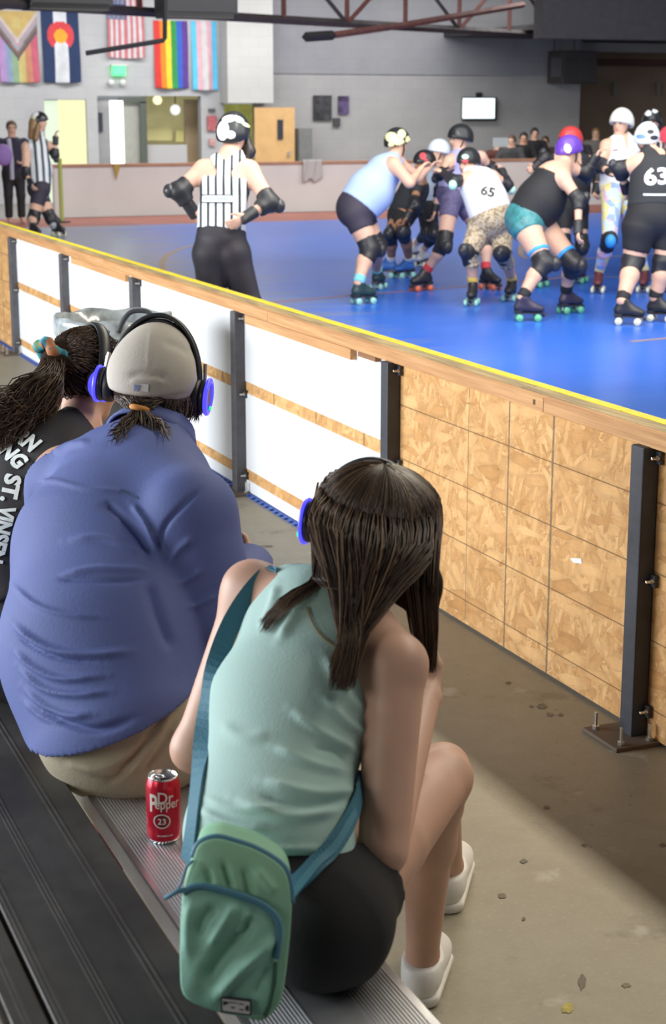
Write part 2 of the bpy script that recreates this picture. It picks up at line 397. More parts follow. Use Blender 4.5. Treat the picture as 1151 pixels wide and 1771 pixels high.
def sdf_mesh(prims, h, off=0.0, cuts=(), smooth_it=2, disp=None, carve=(), within=()):
    lo = np.min([p.lo for p in prims], 0) - off - 3 * h; hi = np.max([p.hi for p in prims], 0) + off + 3 * h
    n = np.ceil((hi - lo) / h).astype(int) + 1
    ax = [lo[i] + h * np.arange(n[i]) for i in range(3)]
    vals = np.full(n, 9.0, np.float32)
    def sub(p, m):
        return [(max(0, int((p.lo[i] - m - lo[i]) / h)), min(n[i], int((p.hi[i] + m - lo[i]) / h) + 2)) for i in range(3)]
    for p in prims:
        r = sub(p, off + p.k + 2 * h)
        X = ax[0][r[0][0]:r[0][1], None, None].astype(np.float32); Y = ax[1][None, r[1][0]:r[1][1], None].astype(np.float32); Z = ax[2][None, None, r[2][0]:r[2][1]].astype(np.float32)
        d = pd(p, X, Y, Z, off).astype(np.float32); S = tuple(slice(*q) for q in r); o = vals[S]
        hh = np.clip(0.5 + 0.5 * (o - d) / p.k, 0, 1)
        vals[S] = np.where(o > 5, d, o + (d - o) * hh - p.k * hh * (1 - hh))
    X = ax[0][:, None, None].astype(np.float32); Y = ax[1][None, :, None].astype(np.float32); Z = ax[2][None, None, :].astype(np.float32)
    for (c, nn) in cuts:
        nn = nrm(nn); vals = np.maximum(vals, (X - c[0]) * nn[0] + (Y - c[1]) * nn[1] + (Z - c[2]) * nn[2])
    if within:
        wv = None
        for p in within:
            d = pd(p, X, Y, Z, 0.0); wv = d if wv is None else np.minimum(wv, d)
        vals = np.maximum(vals, wv)
    for p in carve: vals = np.maximum(vals, -pd(p, X, Y, Z, 0.0))
    vals[0] = vals[-1] = 1; vals[:, 0] = vals[:, -1] = 1; vals[:, :, 0] = vals[:, :, -1] = 1
    V, Q = surface_nets(vals, lo, h)
    for _ in range(smooth_it):
        e = np.vstack([Q[:, [0, 1]], Q[:, [1, 2]], Q[:, [2, 3]], Q[:, [3, 0]]]); m = len(V)
        cnt = np.bincount(e[:, 0], minlength=m) + 1e-9
        av = np.stack([np.bincount(e[:, 0], V[e[:, 1], i], m) for i in range(3)], 1) / cnt[:, None]
        V = V + (av - V) * 0.5
    return V, Q
def vnormals(V, Q):
    fn = np.cross(V[Q[:, 2]] - V[Q[:, 0]], V[Q[:, 3]] - V[Q[:, 1]]); N = np.zeros_like(V)
    for i in range(4):
        for j in range(3): N[:, j] += np.bincount(Q[:, i], fn[:, j], len(V))
    return N / (np.linalg.norm(N, axis=1, keepdims=True) + 1e-12)
def folds(V, Q, lst, facing=True):
    """press cloth folds into a surface: lst of (polyline, half width, height) on the side seen from the seat behind"""
    N = vnormals(V, Q); vis = (N @ -fw) > 0.05; p = proj(V); out = V.copy()
    for pl, wd, amp in lst:
        pl = crom(pl, 24); best = np.full(len(V), 1e9); tt = np.zeros(len(V))
        for i in range(len(pl) - 1):
            a, b = pl[i], pl[i + 1]; ab = b - a; t = np.clip(((p - a) @ ab) / (ab @ ab + 1e-9), 0, 1)
            d = np.linalg.norm(p - a - t[:, None] * ab, axis=1); m = d < best; best[m] = d[m]; tt[m] = (i + t[m]) / (len(pl) - 1)
        prof = np.exp(-(best / wd) ** 2) * amp * np.clip(np.sin(np.pi * np.clip(tt, 0.03, 0.97)) * 1.8, 0, 1)
        out[vis] += N[vis] * prof[vis][:, None]
    return out
def quad_obj(name, V, Q, m, parent=None, mats=None, fmat=None, keep=False):
    Vl = V - base_of(parent) if parent is not None else V
    me = bpy.data.meshes.new(name); nv, nq = len(Vl), len(Q)
    me.vertices.add(nv); me.vertices.foreach_set('co', np.ascontiguousarray(Vl, np.float32).ravel())
    me.loops.add(nq * 4); me.loops.foreach_set('vertex_index', np.ascontiguousarray(Q, np.int32).ravel())
    me.polygons.add(nq); me.polygons.foreach_set('loop_start', np.arange(0, nq * 4, 4, dtype=np.int32))
    me.update(calc_edges=True)
    for q in (mats or [m]): me.materials.append(q)
    if fmat is not None: me.polygons.foreach_set('material_index', np.asarray(fmat, np.int32))
    me.polygons.foreach_set('use_smooth', np.ones(nq, bool)); me.validate(); me.update()
    o = bpy.data.objects.new(name, me)
    if parent is not None: o['origin_world'] = list(base_of(parent))
    return link(o, parent)
def solid(name, prims, h, m, parent, off=0.0, cuts=(), it=2, fold=None, carve=(), within=()):
    V, Q = sdf_mesh(prims, h, off, cuts, it, carve=carve, within=within)
    if fold: V = folds(V, Q, fold)
    o = quad_obj(name, V, Q, m, parent); 
    return o, V, Q
def bvh(V, Q): return BVHTree.FromPolygons([tuple(v) for v in V], [tuple(map(int, q)) for q in Q])

# ------------------------------------------------------------------ lettering
_txt = {}
def glyph(text, bold=0.0):
    k = (text, bold)
    if k in _txt: return _txt[k]
    cu = bpy.data.curves.new('lettering', 'FONT'); cu.body = text; cu.align_x = 'CENTER'; cu.align_y = 'CENTER'; cu.size = 1.0; cu.offset = bold; cu.resolution_u = 3
    o = bpy.data.objects.new('lettering', cu); col.objects.link(o)
    dg = bpy.context.evaluated_depsgraph_get(); me = bpy.data.meshes.new_from_object(o.evaluated_get(dg))
    bm = bmesh.new(); bm.from_mesh(me)
    bmesh.ops.triangulate(bm, faces=bm.faces)
    for _ in range(4):
        lng = [e for e in bm.edges if e.calc_length() > 0.13]
        if not lng: break
        bmesh.ops.subdivide_edges(bm, edges=lng, cuts=1); bmesh.ops.triangulate(bm, faces=bm.faces)
    V = np.array([v.co[:2] for v in bm.verts]); Fc = [[v.index for v in f.verts] for f in bm.faces]
    bm.free(); bpy.data.meshes.remove(me); bpy.data.objects.remove(o); bpy.data.curves.remove(cu)
    c = (V.min(0) + V.max(0)) / 2; V = V - c
    _txt[k] = (V, Fc); return V, Fc
def decal(name, V2, Fc, tree, m, parent, off=0.003):
    """lay flat print on a surface: V2 are frame pixels, projected along the sight line to the surface they lie on"""
    out = []; last = None
    for (x, y) in V2:
        r = ray(x, y); hit = tree.ray_cast(Vector(CAM), Vector(nrm(r)))
        if hit[0] is not None:
            n = np.array(hit[1]); n = n if n @ fw < 0 else -n
            last = np.array(hit[0]) + n * off; out.append(last)
        else: out.append(None)
    keep = [f for f in Fc if all(out[i] is not None for i in f)]
    if not keep: return None
    used = sorted({i for f in keep for i in f}); mp = {i: j for j, i in enumerate(used)}
    return mesh_obj(name, [out[i] for i in used], [[mp[i] for i in f] for f in keep], m, parent)
def text_px(text, cx, cy, hpx, ang=0.0, wscale=1.0, bold=0.0, shear=0.0):
    V, Fc = glyph(text, bold); a = math.radians(ang); hgt = V[:, 1].max() - V[:, 1].min()
    q = V / hgt * hpx; x = q[:, 0] * wscale + q[:, 1] * shear; y = -q[:, 1]
    return np.stack([cx + x * math.cos(a) - y * math.sin(a), cy + x * math.sin(a) + y * math.cos(a)], 1), Fc
def disc_px(cx, cy, rx, ry, ang=0.0, n=14, rings=4):
    a0 = math.radians(ang); V = [(cx, cy)]; Fc = []
    for r in range(1, rings + 1):
        for j in range(n):
            a = 2 * math.pi * j / n; x = rx * r / rings * math.cos(a); y = ry * r / rings * math.sin(a)
            V.append((cx + x * math.cos(a0) - y * math.sin(a0), cy + x * math.sin(a0) + y * math.cos(a0)))
    for j in range(n): Fc.append((0, 1 + j, 1 + (j + 1) % n))
    for r in range(rings - 1):
        for j in range(n): Fc.append((1 + r * n + j, 1 + r * n + (j + 1) % n, 1 + (r + 1) * n + (j + 1) % n, 1 + (r + 1) * n + j))
    return V, Fc

def marks_px(cx, cy, w, hpx, ang=0.0, n=8):
    """a row of small illegible printed strokes"""
    r_ = np.random.default_rng(int(cx)); a = math.radians(ang); V = []; Fc = []
    for i in range(n):
        x0 = -w / 2 + w * i / n; x1 = x0 + w / n * r_.uniform(.45, .85); y0 = -hpx / 2 * r_.uniform(.6, 1); y1 = hpx / 2 * r_.uniform(.6, 1); k = len(V)
        V += [(cx + x * math.cos(a) - y * math.sin(a), cy + x * math.sin(a) + y * math.cos(a)) for x, y in ((x0, y0), (x1, y0), (x1, y1), (x0, y1))]; Fc.append((k, k + 1, k + 2, k + 3))
    return np.array(V), Fc
# ================================================================== THE SETTING
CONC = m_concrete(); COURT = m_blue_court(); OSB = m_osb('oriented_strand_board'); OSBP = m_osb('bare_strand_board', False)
WHITE = m_white_paint(); LUM = m_lumber('raw_lumber'); LUMT = m_lumber('worn_lumber_top', (0.36, 0.24, 0.10), (0.62, 0.50, 0.26), 0.7)
YELLOW = mat('yellow_edge_paint', (0.86, 0.70, 0.02), 0.55, var=0.12, vscale=20)
GSTEEL = m_metal('grey_painted_steel', (0.115, 0.115, 0.13), 0.5, (0.045, 0.04, 0.04), 0.5, metal=0.2)
DSTEEL = m_metal('dark_painted_steel', (0.05, 0.055, 0.07), 0.45, (0.03, 0.025, 0.025), 0.4, metal=0.2)
ZINC = mat('zinc_bolt', (0.62, 0.62, 0.60), 0.3, 0.9)
RUST = m_metal('rusty_plate', (0.12, 0.085, 0.06), 0.6, (0.16, 0.13, 0.10), 0.5, metal=0.1)
BX = 2.62
# floors: ground concrete, raised court mats
struct(MB().box((-6, -3, -0.06), (BX + 0.02, 40, 0.0)).obj('floor', CONC))
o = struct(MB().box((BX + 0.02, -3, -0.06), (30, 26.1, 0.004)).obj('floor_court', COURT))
REDF = mat('red_border_floor', (0.33, 0.105, 0.075), 0.5, var=0.2, vscale=1.5)
struct(MB().box((BX + 0.02, 26.1, -0.06), (30, 28.4, 0.003)).obj('floor_red_border', REDF))
struct(MB().box((BX + 0.02, 28.4, -0.06), (34, 42, 0.0)).obj('floor_lobby', mat('lobby_floor', (0.25, 0.24, 0.23), 0.6, var=0.15)))
# painted track lines on the court
ORANGE = mat('orange_track_line', (0.50, 0.20, 0.10), 0.5, var=0.15)
TANL = mat('tan_track_line', (0.34, 0.24, 0.15), 0.5, var=0.15)
def floor_line(pts, wpx, m, z=0.0055):
    P = crom([onz(*p) for p in pts], 24); V = []; Fc = []
    for i, p in enumerate(P):
        t = nrm(P[min(i + 1, 23)] - P[max(i - 1, 0)]); s_ = np.array([-t[1], t[0], 0]) * wpx / 2
        V += [p + s_ + UP * z, p - s_ + UP * z]
    Fc = [(2 * i, 2 * i + 1, 2 * i + 3, 2 * i + 2) for i in range(23)]
    return struct(mesh_obj('trim_track_line', V, Fc, m))
floor_line([(286, 478), (280, 455), (296, 438), (330, 426), (372, 420)], 0.07, TANL)
floor_line([(470, 524), (560, 516), (660, 508), (760, 500), (880, 490), (1000, 478)], 0.05, ORANGE)
floor_line([(900, 425), (905, 445), (960, 452), (1040, 446), (1151, 438)], 0.06, TANL)
floor_line([(960, 478), (1060, 480), (1151, 484)], 0.05, TANL)
floor_line([(1090, 592), (1151, 586), (1250, 576)], 0.055, TANL)

# far low rink wall with reddish cap
LW = mat('beige_rink_wall', (0.68, 0.65, 0.62), 0.6, var=0.06, vscale=1.2)
CAPR = mat('reddish_cap_rail', (0.42, 0.22, 0.13), 0.6, var=0.15, vscale=3)
lw = struct(MB().box((6.62, 28.4, 0), (24, 28.52, 0.84)).obj('wall_rink_far', LW))
c_ = MB().box((6.6, 28.36, 0.84), (24, 28.56, 0.885)).obj('cap_rail', CAPR); c_.parent = lw
# back building wall: left bay, column, recessed middle bay, darker bulkhead, brown right bay
WL = m_block('painted_block_light', (0.40, 0.41, 0.43), (0.47, 0.475, 0.49)); WC = m_block('painted_block_column', (0.47, 0.475, 0.465), (0.53, 0.53, 0.52))
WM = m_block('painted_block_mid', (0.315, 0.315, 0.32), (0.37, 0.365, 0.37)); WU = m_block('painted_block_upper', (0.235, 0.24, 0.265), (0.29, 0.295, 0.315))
WB = m_block('brown_brick', (0.30, 0.21, 0.15), (0.38, 0.27, 0.20), 0.5); WN = m_block('light_blocker_wall', (0.13, 0.12, 0.11), (0.16, 0.15, 0.14))
YB = 33.0
def bwall(x0, x1, y0, y1, YY=YB): a = ony(x0, y1, YY); b = ony(x1, y0, YY); return a, b
# left bay with real openings: strips of wall around two doorways and a serving hatch
DW = [ony(76, 172, YB)[0], ony(149, 172, YB)[0], ony(168, 168, YB)[0], ony(347, 168, YB)[0]]
zt1 = ony(110, 172, YB)[2]; zt2 = ony(250, 166, YB)[2]
lb = MB()
lb.box((2.0, YB, 0), (DW[0], YB + 0.2, 5)); lb.box((DW[0], YB, zt1), (DW[1], YB + 0.2, 5)); lb.box((DW[1], YB, 0), (DW[2], YB + 0.2, 5))
lb.box((DW[2], YB, zt2), (DW[3], YB + 0.2, 5)); lb.box((DW[3], YB, 0), (ony(386, 100, YB)[0], YB + 0.2, 5))
xdoor0, xdoor1 = ony(386, 180, YB)[0], ony(442, 180, YB)[0]
lb.box((xdoor0, YB, ony(410, 178, YB)[2]), (xdoor1, YB + 0.2, 5))
struct(lb.obj('wall_back', WL))
cl = MB(); xa = ony(393, 100, YB - 0.5)[0]; xb_ = ony(472, 100, YB - 0.5)[0]
cl.box((xa, YB - 0.5, ony(420, 178, YB - 0.5)[2]), (xb_, YB, 5)); struct(cl.obj('wall_column', WC))
struct(MB().box((xdoor1, YB, 0), (ony(1003, 150, YB)[0], YB + 0.2, ony(700, 129, YB)[2])).obj('wall_back_middle', WM))
struct(MB().box((xb_, YB - 0.03, ony(700, 129, YB)[2]), (ony(1003, 100, YB)[0], YB + 0.2, 5)).obj('wall_back_upper', WU))
struct(MB().box((ony(1000, 150, 36)[0], 36, 0), (34, 36.2, 5)).obj('wall_right', WB))
struct(MB().box((ony(1003, 150, YB)[0] - 0.15, YB + 0.2, 0), (ony(1003, 150, YB)[0], 36, 5)).obj('wall_return', WM))
# lit rooms behind the openings
CREAM = mat('daylit_doorway', (0.1, 0.1, 0.06), 0.8, emit=(0.95, 0.92, 0.50), estr=1.0)
PALEG = mat('daylit_outdoors', (0.1, 0.1, 0.1), 0.8, emit=(0.74, 0.88, 0.66), estr=1.0)
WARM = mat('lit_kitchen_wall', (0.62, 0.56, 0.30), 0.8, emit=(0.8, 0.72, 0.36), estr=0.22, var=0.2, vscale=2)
GREYD = mat('grey_door', (0.33, 0.335, 0.30), 0.6, var=0.06); GREYD2 = mat('dark_grey_door', (0.27, 0.27, 0.28), 0.6, var=0.06)
FRAME = mat('dark_green_frame', (0.085, 0.10, 0.085), 0.6)
def wquad(name, x0, y0, x1, y1, YY, m, parent=None, th=0.04):
    a = ony(x0, y1, YY); b = ony(x1, y0, YY)
    return MB().box((a[0], YY - th, a[2]), (b[0], YY, b[2])).obj(name, m, parent)
d1 = struct(wquad('door_1', 78, 174, 110, 400, YB + 0.16, PALEG)); wquad('door_leaf', 108, 173, 146, 400, YB + 0.04, CREAM).parent = d1
d2 = struct(wquad('door_2', 168, 170, 206, 400, YB + 0.15, GREYD2))
p_ = wquad('door_window', 169, 195, 176, 228, YB + 0.1, mat('dark_pane', (0.04, 0.045, 0.06), 0.2)); p_.parent = d2
d3 = struct(wquad('door_3', 213, 175, 246, 400, YB + 0.14, GREYD)); p_ = wquad('door_frame', 206, 168, 252, 178, YB + 0.06, FRAME); p_.parent = d3
p_ = wquad('door_frame', 246, 176, 252, 400, YB + 0.06, FRAME); p_.parent = d3
wn = struct(wquad('window_1', 252, 166, 347, 400, YB + 1.6, WARM)); wn['label'] = 'serving hatch opening into the yellow lit kitchen'
for (x0, y0, x1, y1, m) in ((253, 218, 296, 243, mat('yellow_cupboard', (0.72, 0.66, 0.30), 0.6)), (303, 226, 316, 245, mat('yellow_box', (0.8, 0.74, 0.3), 0.6)), (322, 172, 347, 400, mat('tan_board', (0.50, 0.38, 0.24), 0.7))):
    q = wquad('kitchen_panel', x0, y0, x1, y1, YB + 0.9, m); q.parent = wn
q = wquad('counter_front', 250, 250, 322, 400, YB + 0.2, mat('hatch_counter', (0.45, 0.445, 0.46), 0.6)); q.parent = wn
for (x, y, r, m) in ((272, 173, 8, mat('warm_globe', (1, .95, .6), 0.5, emit=(1, 0.95, 0.55), estr=1.2)), (303, 190, 9, mat('white_globe', (0.9, 0.9, 0.9), 0.5, emit=(1, 1, 1), estr=0.8))):
    c = ony(x, y, YB + 0.7); R = r * depth(c) / F
    l_ = thing('pendant_lamp', c, ('round yellow globe lamp' if x < 290 else 'round white globe lamp') + ' hanging in the serving hatch', 'lamp')
    MB().lathe([(0.01, R * 1.02)] + [(R * math.sin(t), R * math.cos(t)) for t in np.linspace(0.15, 3.1, 10)], c, n=16).obj('globe', m, l_, True)
    MB().tube([c + UP * R, c + UP * (R + 0.4)], 0.012, 6).obj('cord', BLACK, l_)
# bright strip of daylight at the gap of the far door, and a yellow pennant under it
s_ = wquad('door_edge_daylight', 192, 174, 211, 284, YB - 0.02, mat('daylight_gap', (1, 1, 1), 0.6, emit=(0.98, 1, 0.97), estr=1.4), th=0.06)
s_.name = 'window_2'; struct(s_)
fl = MB(); a = ony(196, 284, 28.34); b = ony(208, 284, 28.34); c = ony(201, 312, 28.34)
fl.add([a, b, c, a - [0, .01, 0], b - [0, .01, 0], c - [0, .01, 0]], [(0, 1, 2), (5, 4, 3), (0, 3, 4, 1), (1, 4, 5, 2), (2, 5, 3, 0)])
tag(fl.obj('pennant', mat('ochre_cloth', (0.45, 0.30, 0.06), 0.8)), 'small ochre pennant hanging from the far rink wall cap', 'pennant')
# tan door with slit window
dt = struct(wquad('door_4', 441, 186, 508, 400, YB - 0.45, mat('tan_veneer_door', (0.60, 0.37, 0.16), 0.5, var=0.1, vscale=4)))
q = wquad('door_window', 479, 207, 488, 241, YB - 0.48, mat('dark_pane', (0.04, 0.045, 0.06), 0.2)); q.parent = dt
q = wquad('handle', 496, 262, 500, 270, YB - 0.49, ZINC); q.parent = dt
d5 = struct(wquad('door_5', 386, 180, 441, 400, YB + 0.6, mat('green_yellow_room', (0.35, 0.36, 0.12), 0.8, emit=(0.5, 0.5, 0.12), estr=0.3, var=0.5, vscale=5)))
tag(wquad('locker', 509, 222, 530, 400, YB - 0.3, mat('grey_locker', (0.16, 0.165, 0.165), 0.5, var=0.1), th=0.3), 'dark grey metal cabinet beside the tan door', 'cabinet')
# notices, posters, screens
for (x0, y0, x1, y1, m, nm, lb_, ct) in (
        (360, 188, 371, 193, mat('dark_notice', (0.08, 0.09, 0.10), 0.7), 'notice', 'small dark notice above the red notice by the column', 'notice'),
        (358, 200, 374, 226, mat('red_notice', (0.42, 0.12, 0.13), 0.7, var=0.4, vscale=20), 'notice', 'red and white printed notice on the pale wall', 'notice'),
        (361, 240, 371, 252, mat('pink_notice', (0.5, 0.28, 0.27), 0.7, var=0.3, vscale=20), 'notice', 'small pinkish notice below the red notice', 'notice'),
        (541, 165, 572, 208, mat('black_poster', (0.03, 0.03, 0.035), 0.5, var=0.9, vscale=9), 'poster', 'large black framed poster on the grey block wall', 'poster'),
        (584, 166, 602, 197, mat('purple_poster', (0.075, 0.05, 0.13), 0.5, var=0.7, vscale=9), 'poster', 'dark purple poster next to the black framed poster', 'poster'),
        (575, 204, 587, 219, mat('dark_box', (0.05, 0.05, 0.055), 0.5), 'wall_box', 'small dark box on the wall below the purple poster', 'box')):
    tag(wquad(nm, x0, y0, x1, y1, YB - 0.02, m), lb_, ct)
tv = thing('television', ony(827, 190, YB - 0.1), 'wall mounted television with a glowing white screen', 'television')
bevel(wquad('casing', 797, 168, 857, 209, YB - 0.06, PAD, tv, 0.08), 0.02)
bevel(wquad('screen', 799, 170, 855, 205, YB - 0.14, mat('lit_screen', (0.8, 0.9, 0.9), 0.3, emit=(0.84, 0.98, 1.0), estr=1.25), tv, 0.02), 0.05, 3)
wquad('wall_bracket', 822, 160, 832, 170, YB - 0.02, PAD, tv)
ex = thing('exit_sign', ony(204, 122, YB - 0.05), 'glowing green exit sign with emergency lamps on the pale wall', 'sign')
bevel(wquad('sign_panel', 193, 113, 215, 131, YB - 0.02, mat('green_exit_light', (0.1, 0.9, 0.25), 0.4, emit=(0.10, 1.0, 0.28), estr=1.1), ex, 0.1), 0.02)
bevel(wquad('housing', 190, 112, 218, 114, YB, mat('white_plastic', (0.7, 0.7, 0.7), 0.5), ex, 0.14), 0.01)
for xx in (192, 212):
    c = ony(xx, 143, YB - 0.08); MB().lathe([(0.0, 0.07), (0.05, 0.05), (0.065, 0.0), (0.05, -0.05), (0.0, -0.06)], c, (0, 1, 0), 14).obj('emergency_lamp', MATS['white_plastic'], ex, True)
# loudspeaker cabinet under the soffit
sp = thing('loudspeaker', ony(975, 147, YB - 0.9), 'dark loudspeaker cabinet hanging under the ceiling beside the grey wall', 'loudspeaker')
DKB = mat('dark_brown_box', (0.055, 0.048, 0.045), 0.6, var=0.1)
bevel(wquad('cabinet', 945, 90, 1004, 145, YB - 0.1, DKB, sp, 0.7), 0.02)
wquad('grille', 952, 100, 970, 133, YB - 0.8, mat('grey_grille', (0.11, 0.11, 0.12), 0.7), sp, 0.03)
a = ony(962, 92, YB - 0.4); 
for xx in (958, 992):
    a = ony(xx, 91, YB - 0.4); MB().tube([a, a + UP * 2.0], 0.015, 6).obj('hanger', DKB, sp)
# ceiling, lower soffit on the right, steelwork
CEIL = mat('dark_ceiling', (0.10, 0.098, 0.10), 0.9, var=0.1)
struct(MB().box((-6, 18, 5.0), (34, 40, 5.1)).obj('ceiling', CEIL))
struct(MB().box((-6, -3, 4.4), (2.3, 17.9, 4.5)).obj('ceiling_light_blocker', CEIL)); struct(MB().box((-6, -3.1, 0), (9, -3.0, 4.5)).obj('wall_near_light_blocker', WN)); struct(MB().box((-6.1, -3, 0), (-6.0, 3.2, 4.5)).obj('wall_left_light_blocker', WN))  # unseen ceiling and walls, added to block ambient light around the spectators
DKC = mat('dark_soffit', (0.035, 0.034, 0.037), 0.8, var=0.15)
sf = MB(); a = ony(936, 66, 27); b = ony(1300, 66, 27); sf.box((a[0], 27, a[2]), (b[0], 27.3, a[2] + 1.6)); 
z0 = ony(1000, 84, 36)[2]
struct(sf.obj('ceiling_beam', DKC))
struct(MB().box((ony(936, 70, 27)[0] + 1.0, 27.3, a[2] + 0.25), (34, 36, a[2] + 0.35)).obj('ceiling_lower', DKC))
struct(MB().box((ony(1004, 80, 34)[0], 34, ony(1050, 90, 34)[2]), (32, 34.2, ony(1050, 74, 34)[2])).obj('trim_1', mat('pale_beam', (0.30, 0.29, 0.27), 0.7)))
struct(MB().box((ony(1004, 80, 35)[0], 35, ony(1050, 113, 35)[2]), (33, 35.3, ony(1050, 101, 35)[2])).obj('trim_2', mat('red_brown_beam', (0.11, 0.045, 0.035), 0.7)))
for i, (xx, yy) in enumerate(((880, 150), (1062, 150), (1138, 150))):
    if i == 0: continue
    a = ony(xx, 165, 35.9); struct(MB().tube([a - UP * 0.0, a + UP * 0.3], 0.06, 8).obj('trim_%d' % (i + 2), mat('pale_pipe', (0.27, 0.25, 0.22), 0.6)))
REDS = m_metal('red_oxide_steel', (0.16, 0.055, 0.045), 0.6, (0.05, 0.03, 0.03), 0.5, metal=0.1); DRK = m_metal('dark_steel', (0.05, 0.04, 0.042), 0.6, (0.03, 0.025, 0.025), 0.4, metal=0.1)
tr = thing('roof_truss', ony(0, 5, 24), 'red brown steel roof truss crossing under the ceiling', 'truss')
A = ony(-60, 0, 23.6); B = ony(960, 62, 30); A[2] = B[2] = 3.2; dv = B - A
mbc = MB(); mbc.tube([A, B], 0.07, 4); mbc.obj('bottom_chord', DRK, tr)
MB().tube([A + UP * 1.15, B + UP * 1.15], 0.07, 4).obj('top_chord', REDS, tr)
nn = 9
for i in range(nn + 1):
    q = A + dv * i / nn; MB().tube([q, q + UP * 1.15], 0.045, 4).obj('upright', REDS, tr)
    if i < nn:
        q2 = A + dv * (i + 1) / nn
        MB().tube([q + UP * (0 if i % 2 else 1.15), q2 + UP * (1.15 if i % 2 else 0)], 0.045, 4).obj('diagonal_brace', REDS if i % 2 else DRK, tr)
MB().tube([ony(-5, 12, 24.3), ony(75, -4, 24.3)], 0.05, 4).obj('diagonal_brace', REDS, tr)
br = thing('strut', ony(528, 63, 25), 'loose red brown steel strut with a black end below the truss', 'strut')
MB().tube([ony(574, 61, 25.4), ony(700, 43, 27), ony(905, 8, 29)], 0.055, 4).obj('bar', REDS, br)
MB().tube([ony(528, 64, 25), ony(575, 61, 25.4)], 0.075, 4).obj('black_end', BLACK, br)
pp = thing('ceiling_pipe', ony(285, 68, 21), 'thin black bent pipe hanging in front of the flags', 'pipe')
MB().tube([ony(285, -30, 21), ony(285, 66, 21), ony(282, 70, 21), ony(149, 92, 21)], 0.03, 6).obj('pipe', BLACK, pp)
for i, (x0, y0, x1, y1, lab) in enumerate(((36, -40, 176, 19, 'black ceiling heater above the blue and white flag'), (266, -40, 388, 33, 'large black ceiling heater above the rainbow flag'))):
    h_ = thing('ceiling_heater', ony((x0 + x1) / 2, y1, 24), lab, 'heater')
    bevel(wquad('casing', x0, y0, x1, y1 - 5, 24.5, mat('black_heater', (0.02, 0.02, 0.022), 0.6), h_, 0.6), 0.03)
    for k in range(3): wquad('louvre', x0 + 3, y1 - 8 + 3 * k, x1 - 3, y1 - 6.5 + 3 * k, 24.4, mat('black_heater2', (0.035, 0.034, 0.033), 0.6), h_, 0.5)
# ------------------------------------------------------------------ flags (hung by the short edge, wavy cloth)
def flag(x0, y0, x1, y1, colour, mats, label, seed, drop=None):
    YY = YB - 0.06; a = ony(x0, y0, YY); b = ony(x1, y1, YY); b[0] = min(b[0], xa - 0.06) if x0 > 300 else b[0]; nu, nv = 40, 54
    V = []; Fc = []; M = []; r = np.random.default_rng(seed); ph = r.uniform(0, 6, 3)
    for j in range(nv + 1):
        for i in range(nu + 1):
            u, v = i / nu, j / nv
            w = 0.035 * v * math.sin(6 * u + ph[0]) + 0.02 * v * math.sin(13 * u + ph[1] + v * 2)
            sag = 0.02 * math.sin(3.1 * u) * v
            V.append((a[0] + (b[0] - a[0]) * (u + 0.012 * v * math.sin(5 * v + ph[2])), YB - 0.012 - 0.075 * v + w, a[2] + (b[2] - a[2]) * v - sag))
    for j in range(nv):
        for i in range(nu):
            n = j * (nu + 1) + i; Fc.append((n, n + nu + 1, n + nu + 2, n + 1)); M.append(colour((i + .5) / nu, (j + .5) / nv))
    o = mesh_obj('flag', V, Fc, None, None, True, mats, M); m = o.modifiers.new('thickness', 'SOLIDIFY'); m.thickness = 0.004
    # move origin to the flag's top edge
    c = Vector((a[0], YY, a[2])); o.data.transform(Matrix.Translation(-c)); o.location = c
    return tag(o, label, 'flag', 'flags on the back wall')
def fm(n, r, g, b): return mat('flag_' + n, (r, g, b), 0.8, var=0.1, vscale=6)
RB = [fm('red', .62, .04, .035), fm('orange', .80, .22, .02), fm('yellow', .78, .60, .04), fm('green', .03, .27, .07), fm('blue', .03, .11, .50), fm('violet', .10, .04, .26)]
flag(266, 35, 327, 152, lambda u, v: min(5, int(u * 6)), RB, 'six stripe rainbow flag hung next to the pale blue and pink flag', 1)
TB = [fm('sky', .10, .50, .78), fm('pink', .66, .40, .46), fm('white', .58, .57, .58)]
flag(331, 36, 392, 155, lambda u, v: [0, 1, 2, 1, 0][min(4, int(u * 5))], TB, 'pale blue, pink and white striped flag beside the column', 2)
NV, CW, CR, CG = fm('navy', .012, .03, .095), fm('offwhite', .60, .62, .66), fm('crimson', .58, .05, .06), fm('gold', .80, .36, .03)
def colo(u, v):
    dx, dy = (u - 0.5), (v - 0.345) * 1.75; r = math.hypot(dx, dy)
    if r < 0.17: return 3
    if r < 0.355 and not (abs(dx) < dy * 0.75): return 2
    return 1 if 1 / 3 < u < 2 / 3 else 0
flag(71, 18, 140, 142, colo, [NV, CW, CR, CG], 'navy and white flag with a red ring around a gold disc', 3)
USR, USW, USB = fm('faded_red', .50, .16, .18), fm('faded_white', .56, .55, .57), fm('faded_blue', .07, .085, .20)
def us(u, v):
    if u < 0.52 and v < 0.40:
        return 1 if (math.hypot((u * 16) % 1 - 0.5, (v * 22) % 1 - 0.5) < 0.22) else 2
    return 0 if int(u * 13) % 2 == 0 else 1
flag(184, -14, 250, 100, us, [USR, USW, USB], 'faded red and white striped flag with a blue starred corner', 4)
PR = [fm('p_violet', .36, .22, .45), fm('p_blue', .22, .28, .42), fm('p_green', .22, .34, .22), fm('p_yellow', .50, .42, .16), fm('p_orange', .52, .22, .14), fm('p_red', .46, .10, .15),
      fm('p_gold', .50, .36, .13), fm('p_white', .48, .46, .46), fm('p_pink', .42, .28, .30), fm('p_sky', .26, .30, .36), fm('p_brown', .20, .12, .10), fm('p_black', .11, .09, .10)]
